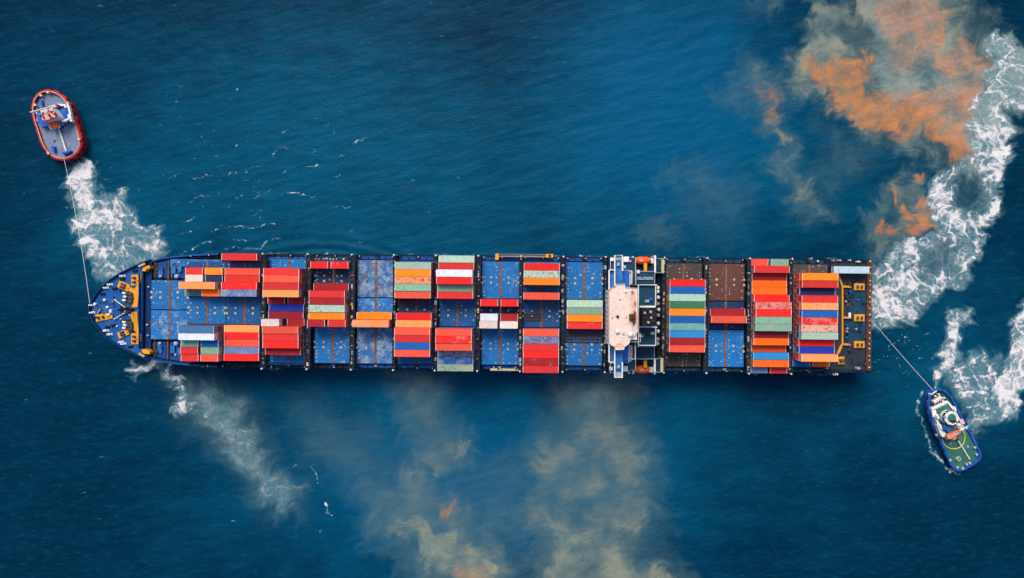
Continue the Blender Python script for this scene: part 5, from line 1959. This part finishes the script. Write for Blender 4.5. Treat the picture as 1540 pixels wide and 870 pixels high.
for i in range(6):
    p, q = Vector(wpts[i]), Vector(wpts[(i + 1) % 6])
    d = (q - p)
    nn = max(1, int(d.length / 1.1))
    for j in range(nn):
        def fn(mb, p=p, d=d, j=j, nn=nn):
            a, c = p + d * ((j + 0.12) / nn), p + d * ((j + 0.88) / nn)
            mb.wall([tuple(a * 1.005), tuple(c * 1.005)], 6.3, 8.9, 0.12)
        simple('window', 'glass', wh, fn)
for i in range(16):
    tt = random.random()
    px_, py_ = [(270, 262), (355, 235), (448, 240), (478, 358), (404, 388)][i % 5]
    def fn(mb, px_=px_, py_=py_):
        a = rloc(px_ + random.uniform(-35, 12), py_ + random.uniform(0, 30), 6.6)
        mb.box(a[0] - random.uniform(.15, .5), a[0] + .3, a[1] - .3, a[1] + random.uniform(.1, .5), 5.25, 6.3 + random.uniform(0, .6))
    simple('deck_fitting', random.choice(['white', 'white', 'dsteel', 'tugblue', 'tugred']), dh, fn)
# mast boom across the roof
def fn(mb):
    a, c = rloc(95, 305, 11), rloc(350, 238, 11)
    mb.tube([(*a, 11.0), (*c, 11.0)], 0.2, 6)
    m_ = rloc(262, 300, 9.3)
    mb.tube([(m_[0], m_[1], 9.3), ((a[0] + 2 * c[0]) / 3, (a[1] + 2 * c[1]) / 3, 11.0)], 0.2, 6)
    mb.tube([(*a, 11.0), (*rloc(215, 330, 9.3), 9.3)], 0.1, 5)


simple('mast', 'rope', red, fn)
simple('lamp', 'tugred', red, lambda mb: mb.cyl(*rloc(345, 240, 11.2), 10.95, 11.5, 0.4, 8))
# orange rescue boat in its white cradle
def fn(mb):
    a = [rloc(*p, 6.4) for p in ((265, 415), (350, 392), (372, 430), (365, 445), (285, 465), (262, 440))]
    mb.prism(a, 5.75, 6.1)
    mb.prism(inset(a, 0.5), 2.95, 5.75, 1)


cr = simple('boat_cradle', ['white', 'tugblue'], red, fn)
simple('rescue_boat', 'orange', cr, lambda mb: mb.prism([rloc(*p, 6.7) for p in ((270, 412), (345, 392), (360, 424), (354, 440), (288, 458), (268, 436))], 6.1, 6.75))
simple('side_locker', 'white', red, lambda mb: mb.prism([rloc(*p, 4.2) for p in ((200, 425), (262, 412), (262, 440), (215, 448))], 2.95, 4.2))
simple('rail', 'white', red, lambda mb: mb.wall([rloc(*p, 4.0) for p in ((150, 300), (165, 340), (160, 380), (190, 430))], 3.0, 4.0, 0.25))
# tow rope and winch on the after deck
simple('tow_rope', 'rope', red, lambda mb: mb.tube([(*rloc(368, 455, 3.6), 4.2), (*rloc(385, 520, 3.6), 3.7), (*rloc(430, 650, 3.5), 3.7), (*rloc(442, 680, 3.4), 3.9)], 0.34, 6))
def fn(mb):
    a, c = rloc(412, 690, 3.8), rloc(474, 672, 3.8)
    mb.tube([(*a, 3.8), (*c, 3.8)], 0.62, 10)
    for e in (a, c):
        mb.cyl(*e, 2.95, 4.6, 0.42, 8)
    mb.tube([(a[0] - .7, a[1], 3.2), (c[0] - .7, c[1], 3.2)], 0.3, 6)


simple('towing_bitts', 'bluebox', red, fn)
for p in ((205, 215), (318, 650)):
    def fn(mb, p=p):
        a = rloc(*p, 3.8)
        for d in (-0.5, 0.5):
            mb.cyl(a[0] + d, a[1], 2.95, 4.2, 0.42, 8)
            mb.cyl(a[0] + d, a[1], 4.2, 4.4, 0.58, 8)
        mb.box(a[0] - 1.1, a[0] + 1.1, a[1] - 0.6, a[1] + 0.6, 2.98, 3.2)
    simple('bollard', 'bluebox', red, fn)
for p in ((270, 122), (205, 150), (455, 225), (150, 240), (275, 690), (560, 560)):
    def fn(mb, p=p):
        a = rloc(*p, 4.2)
        mb.cyl(*a, 3.0, 4.7, 0.35, 8)
        mb.cyl(*a, 4.7, 4.9, 0.5, 8)
    simple('fairlead_post', 'tugpink', red, fn)


# ---- blue tug at the stern
def BZ(x, y):
    return (1370 + x / 5.8, 570 + y / 5.8)


out_blue = [BZ(*p) for p in ((225, 70), (300, 105), (370, 190), (445, 340), (520, 470), (575, 580), (612, 660), (590, 715), (500, 775), (415, 812), (360, 790), (322, 720), (255, 560), (175, 400), (128, 270), (126, 140), (160, 95))]
blu, bl_, bo = tug('tugboat', 'blue-rimmed tug with green deck tethered to the stern', BZ(205, 72), BZ(500, 800), out_blue, 2.6,
                   {'hull': 'tugblue', 'fender': 'tugblue', 'cap': 'tugblue', 'cap_in': 0.75, 'deck': 'tuggreen'}, 1.4)


def bloc(x, y, z):
    return bl_(*BZ(x, y), z)


simple('foredeck', 'tugdark', blu, lambda mb: mb.prism([bloc(*p, 3.6) for p in ((178, 140), (225, 108), (262, 125), (330, 215), (180, 265), (168, 220))], 2.62, 3.65))
def fn(mb):
    a, c = bloc(200, 205, 5.2), bloc(262, 165, 5.2)
    mb.tube([(*a, 5.0), (*c, 5.0)], 0.75, 12)
    for t_ in (0, 0.35, 0.7, 1.0):
        e = (a[0] + (c[0] - a[0]) * t_, a[1] + (c[1] - a[1]) * t_)
        d = Vector((c[0] - a[0], c[1] - a[1])).normalized() * 0.1
        mb.tube([(e[0] - d.x, e[1] - d.y, 5.0), (e[0] + d.x, e[1] + d.y, 5.0)], 1.05, 12)
    mb.box(a[0] - 0.6, a[0] + 0.6, a[1] - 0.6, c[1] + 0.6, 3.6, 4.4)


simple('towing_winch', 'rope', blu, fn)
for p in ((185, 195), (210, 150), (240, 135), (285, 165), (272, 190)):
    simple('bitt', 'white', blu, lambda mb, p=p: (mb.cyl(*bloc(*p, 4.5), 3.6, 4.7, 0.22, 7), mb.cyl(*bloc(*p, 4.5), 4.7, 4.9, 0.36, 7)))
simple('staple', 'white', blu, lambda mb: mb.tube([(*bloc(165, 130, 5), 4.2), (*bloc(178, 138, 5), 5.0), (*bloc(222, 108, 5), 5.0), (*bloc(232, 104, 5), 4.2)], 0.22, 6))
# deckhouse: white walls, green top
house_pts = ((178, 262), (318, 195), (385, 270), (445, 385), (470, 440), (300, 515), (270, 480), (235, 400))
dh = simple('deckhouse', 'white', blu, lambda mb: mb.prism([bloc(*p, 5.6) for p in house_pts], 2.6, 5.6))
simple('deckhouse_top', 'tuggreen', dh, lambda mb: mb.prism([bloc(*p, 5.7) for p in ((218, 268), (318, 222), (362, 275), (425, 390), (440, 425), (310, 480), (285, 455), (240, 370))], 5.6, 5.72))
simple('front_parapet', 'white', dh, lambda mb: mb.wall([bloc(*p, 6.3) for p in ((200, 330), (185, 262), (318, 200), (370, 262))], 5.6, 6.4, 0.7))
for p in ((232, 330), (380, 262), (258, 420)):
    simple('life_raft', 'white', dh, lambda mb, p=p: (lambda a: mb.tube([(a[0] - .8, a[1], 6.2), (a[0] + .8, a[1], 6.2)], 0.5, 10))(bloc(*p, 6.2)))
simple('side_wall', 'rope', dh, lambda mb: mb.wall([bloc(*p, 5.9) for p in ((238, 400), (262, 470), (285, 505))], 4.0, 6.0, 0.9))
# wheelhouse, octagonal, windows all round
whp = [bloc(355 + 62 * math.cos(2 * math.pi * i / 10 + 0.2), 345 + 62 * math.sin(2 * math.pi * i / 10 + 0.2), 9.0) for i in range(10)]
wh = simple('wheelhouse', 'white', blu, lambda mb: mb.prism(whp, 5.65, 9.0))
for i in range(10):
    p, q = Vector(whp[i]), Vector(whp[(i + 1) % 10])
    c0 = sum((Vector(v) for v in whp), Vector((0, 0))) / 10
    def fn(mb, p=p, q=q):
        a, c = p + (q - p) * 0.1, p + (q - p) * 0.9
        a, c = c0 + (a - c0) * 1.01, c0 + (c - c0) * 1.01
        mb.wall([tuple(a), tuple(c)], 7.3, 8.5, 0.12)
    simple('window', 'glass', wh, fn)
simple('roof', 'tuggreen', wh, lambda mb: mb.prism([tuple(c0 + (Vector(p) - c0) * 0.62) for p in whp], 9.0, 9.18))
simple('roof_ring', 'white', wh, lambda mb: mb.tube([(*(c0 + (Vector(p) - c0) * 0.86), 9.15) for p in whp], 0.24, 6, closed=True))
simple('searchlight', 'white', wh, lambda mb: mb.cyl(*bloc(312, 330, 9.8), 9.0, 9.9, 0.35, 8))
for i in range(3):
    simple('roof_rib', 'black', wh, lambda mb, i=i: mb.wall([bloc(352 + 17 * i, 365 - 3 * i, 9.3), bloc(366 + 17 * i, 388 - 3 * i, 9.3)], 9.1, 9.4, 0.42))
simple('mast', 'white', blu, lambda mb: (mb.tube([(*bloc(390, 400, 6), 5.6), (*bloc(405, 405, 6), 12.0)], 0.25, 8), mb.tube([(bloc(405, 405, 6)[0], bloc(405, 405, 6)[1] - 1.5, 10.5), (bloc(405, 405, 6)[0], bloc(405, 405, 6)[1] + 1.5, 10.5)], 0.12, 6)))
for p, mat in (((330, 440), 'bluebox'), ((300, 425), 'tugblue'), ((425, 415), 'rope'), ((450, 380), 'tugpink')):
    simple('exhaust_casing', mat, dh, lambda mb, p=p: (lambda a: mb.bevbox(a[0] - .9, a[0] + .9, a[1] - .7, a[1] + .7, 5.6, 7.4, 0.15))(bloc(*p, 7.4)))
# salmon deck crane
for i in range(14):
    def fn(mb):
        a = bloc(random.uniform(270, 440), random.uniform(300, 450), 6.4)
        mb.box(a[0] - random.uniform(.15, .45), a[0] + .3, a[1] - .3, a[1] + random.uniform(.1, .4), 5.6, 6.1 + random.uniform(0, .7))
    simple('deck_fitting', random.choice(['white', 'dsteel', 'white', 'tugdark', 'salmon']), dh, fn)
simple('deck_crane', 'salmon', blu, lambda mb: (mb.cyl(*bloc(360, 505, 5), 2.55, 6.3, 0.9, 10), mb.wall([bloc(322, 505, 6.6), bloc(360, 490, 6.6), bloc(425, 455, 6.6)], 5.9, 7.0, 1.5), mb.cyl(*bloc(330, 500, 6.6), 5.9, 7.3, 1.0, 10)))
# lime hose loop
cx, cy = 378, 520
simple('hose', 'lime', blu, lambda mb: mb.tube([(*bloc(cx + 98 * math.cos(t_), cy + 95 * math.sin(t_), 3.4), 2.95 + 0.9 * max(0, -math.sin(t_))) for t_ in [(-1.1 + i * 0.2) for i in range(22)]], 0.19, 6))
simple('tow_rope', 'rope', blu, lambda mb: mb.tube([(*bloc(402, 525, 3.3), 3.3), (*bloc(450, 600, 3), 2.95), (*bloc(514, 705, 3), 3.0)], 0.24, 6))
simple('rope_post', 'tugdark', blu, lambda mb: mb.cyl(*bloc(400, 528, 3.4), 2.55, 3.9, 0.5, 8))
for p in ((405, 772), (450, 780), (485, 745), (512, 735), (572, 658), (556, 598), (340, 708), (305, 522), (222, 488)):
    simple('bollard', 'cone', blu, lambda mb, p=p: (mb.cyl(*bloc(*p, 3.4), 2.55, 3.5, 0.34, 8), mb.cyl(*bloc(*p, 3.4), 3.5, 3.7, 0.48, 8)))


# ------------------------------------------------------------------ tow lines
def tow(a, c, sag, r, label):
    mb = MB()
    a, c = Vector(a), Vector(c)
    pts = []
    for i in range(25):
        t = i / 24
        p = a.lerp(c, t)
        p.z -= sag * 4 * t * (1 - t)
        pts.append(p)
    mb.tube(pts, r, 6)
    o = mb.build('tow_line', 'rope')
    tag(o, label, 'tow line')


bp_ = SHIP_M @ Vector((XD(135.5), B(45, 372)[1], ZF + 1.25))
ra = red.matrix_world @ Vector((*rloc(415, 748, 4.0), 4.1))
tow(ra, bp_, 1.0, 0.07, 'pale rope running from the red tug to the bow of the ship')
sa_ = SHIP_M @ Vector((*L(1309, 480, ZD + 1), ZD + 1.2))
ba = blu.matrix_world @ Vector((*bloc(200, 108, 4.8), 4.95))
tow(sa_, ba, 0.8, 0.09, 'pale rope running from the stern of the ship to the blue tug')
print('containers', ncont, 'objects', len(bpy.data.objects))
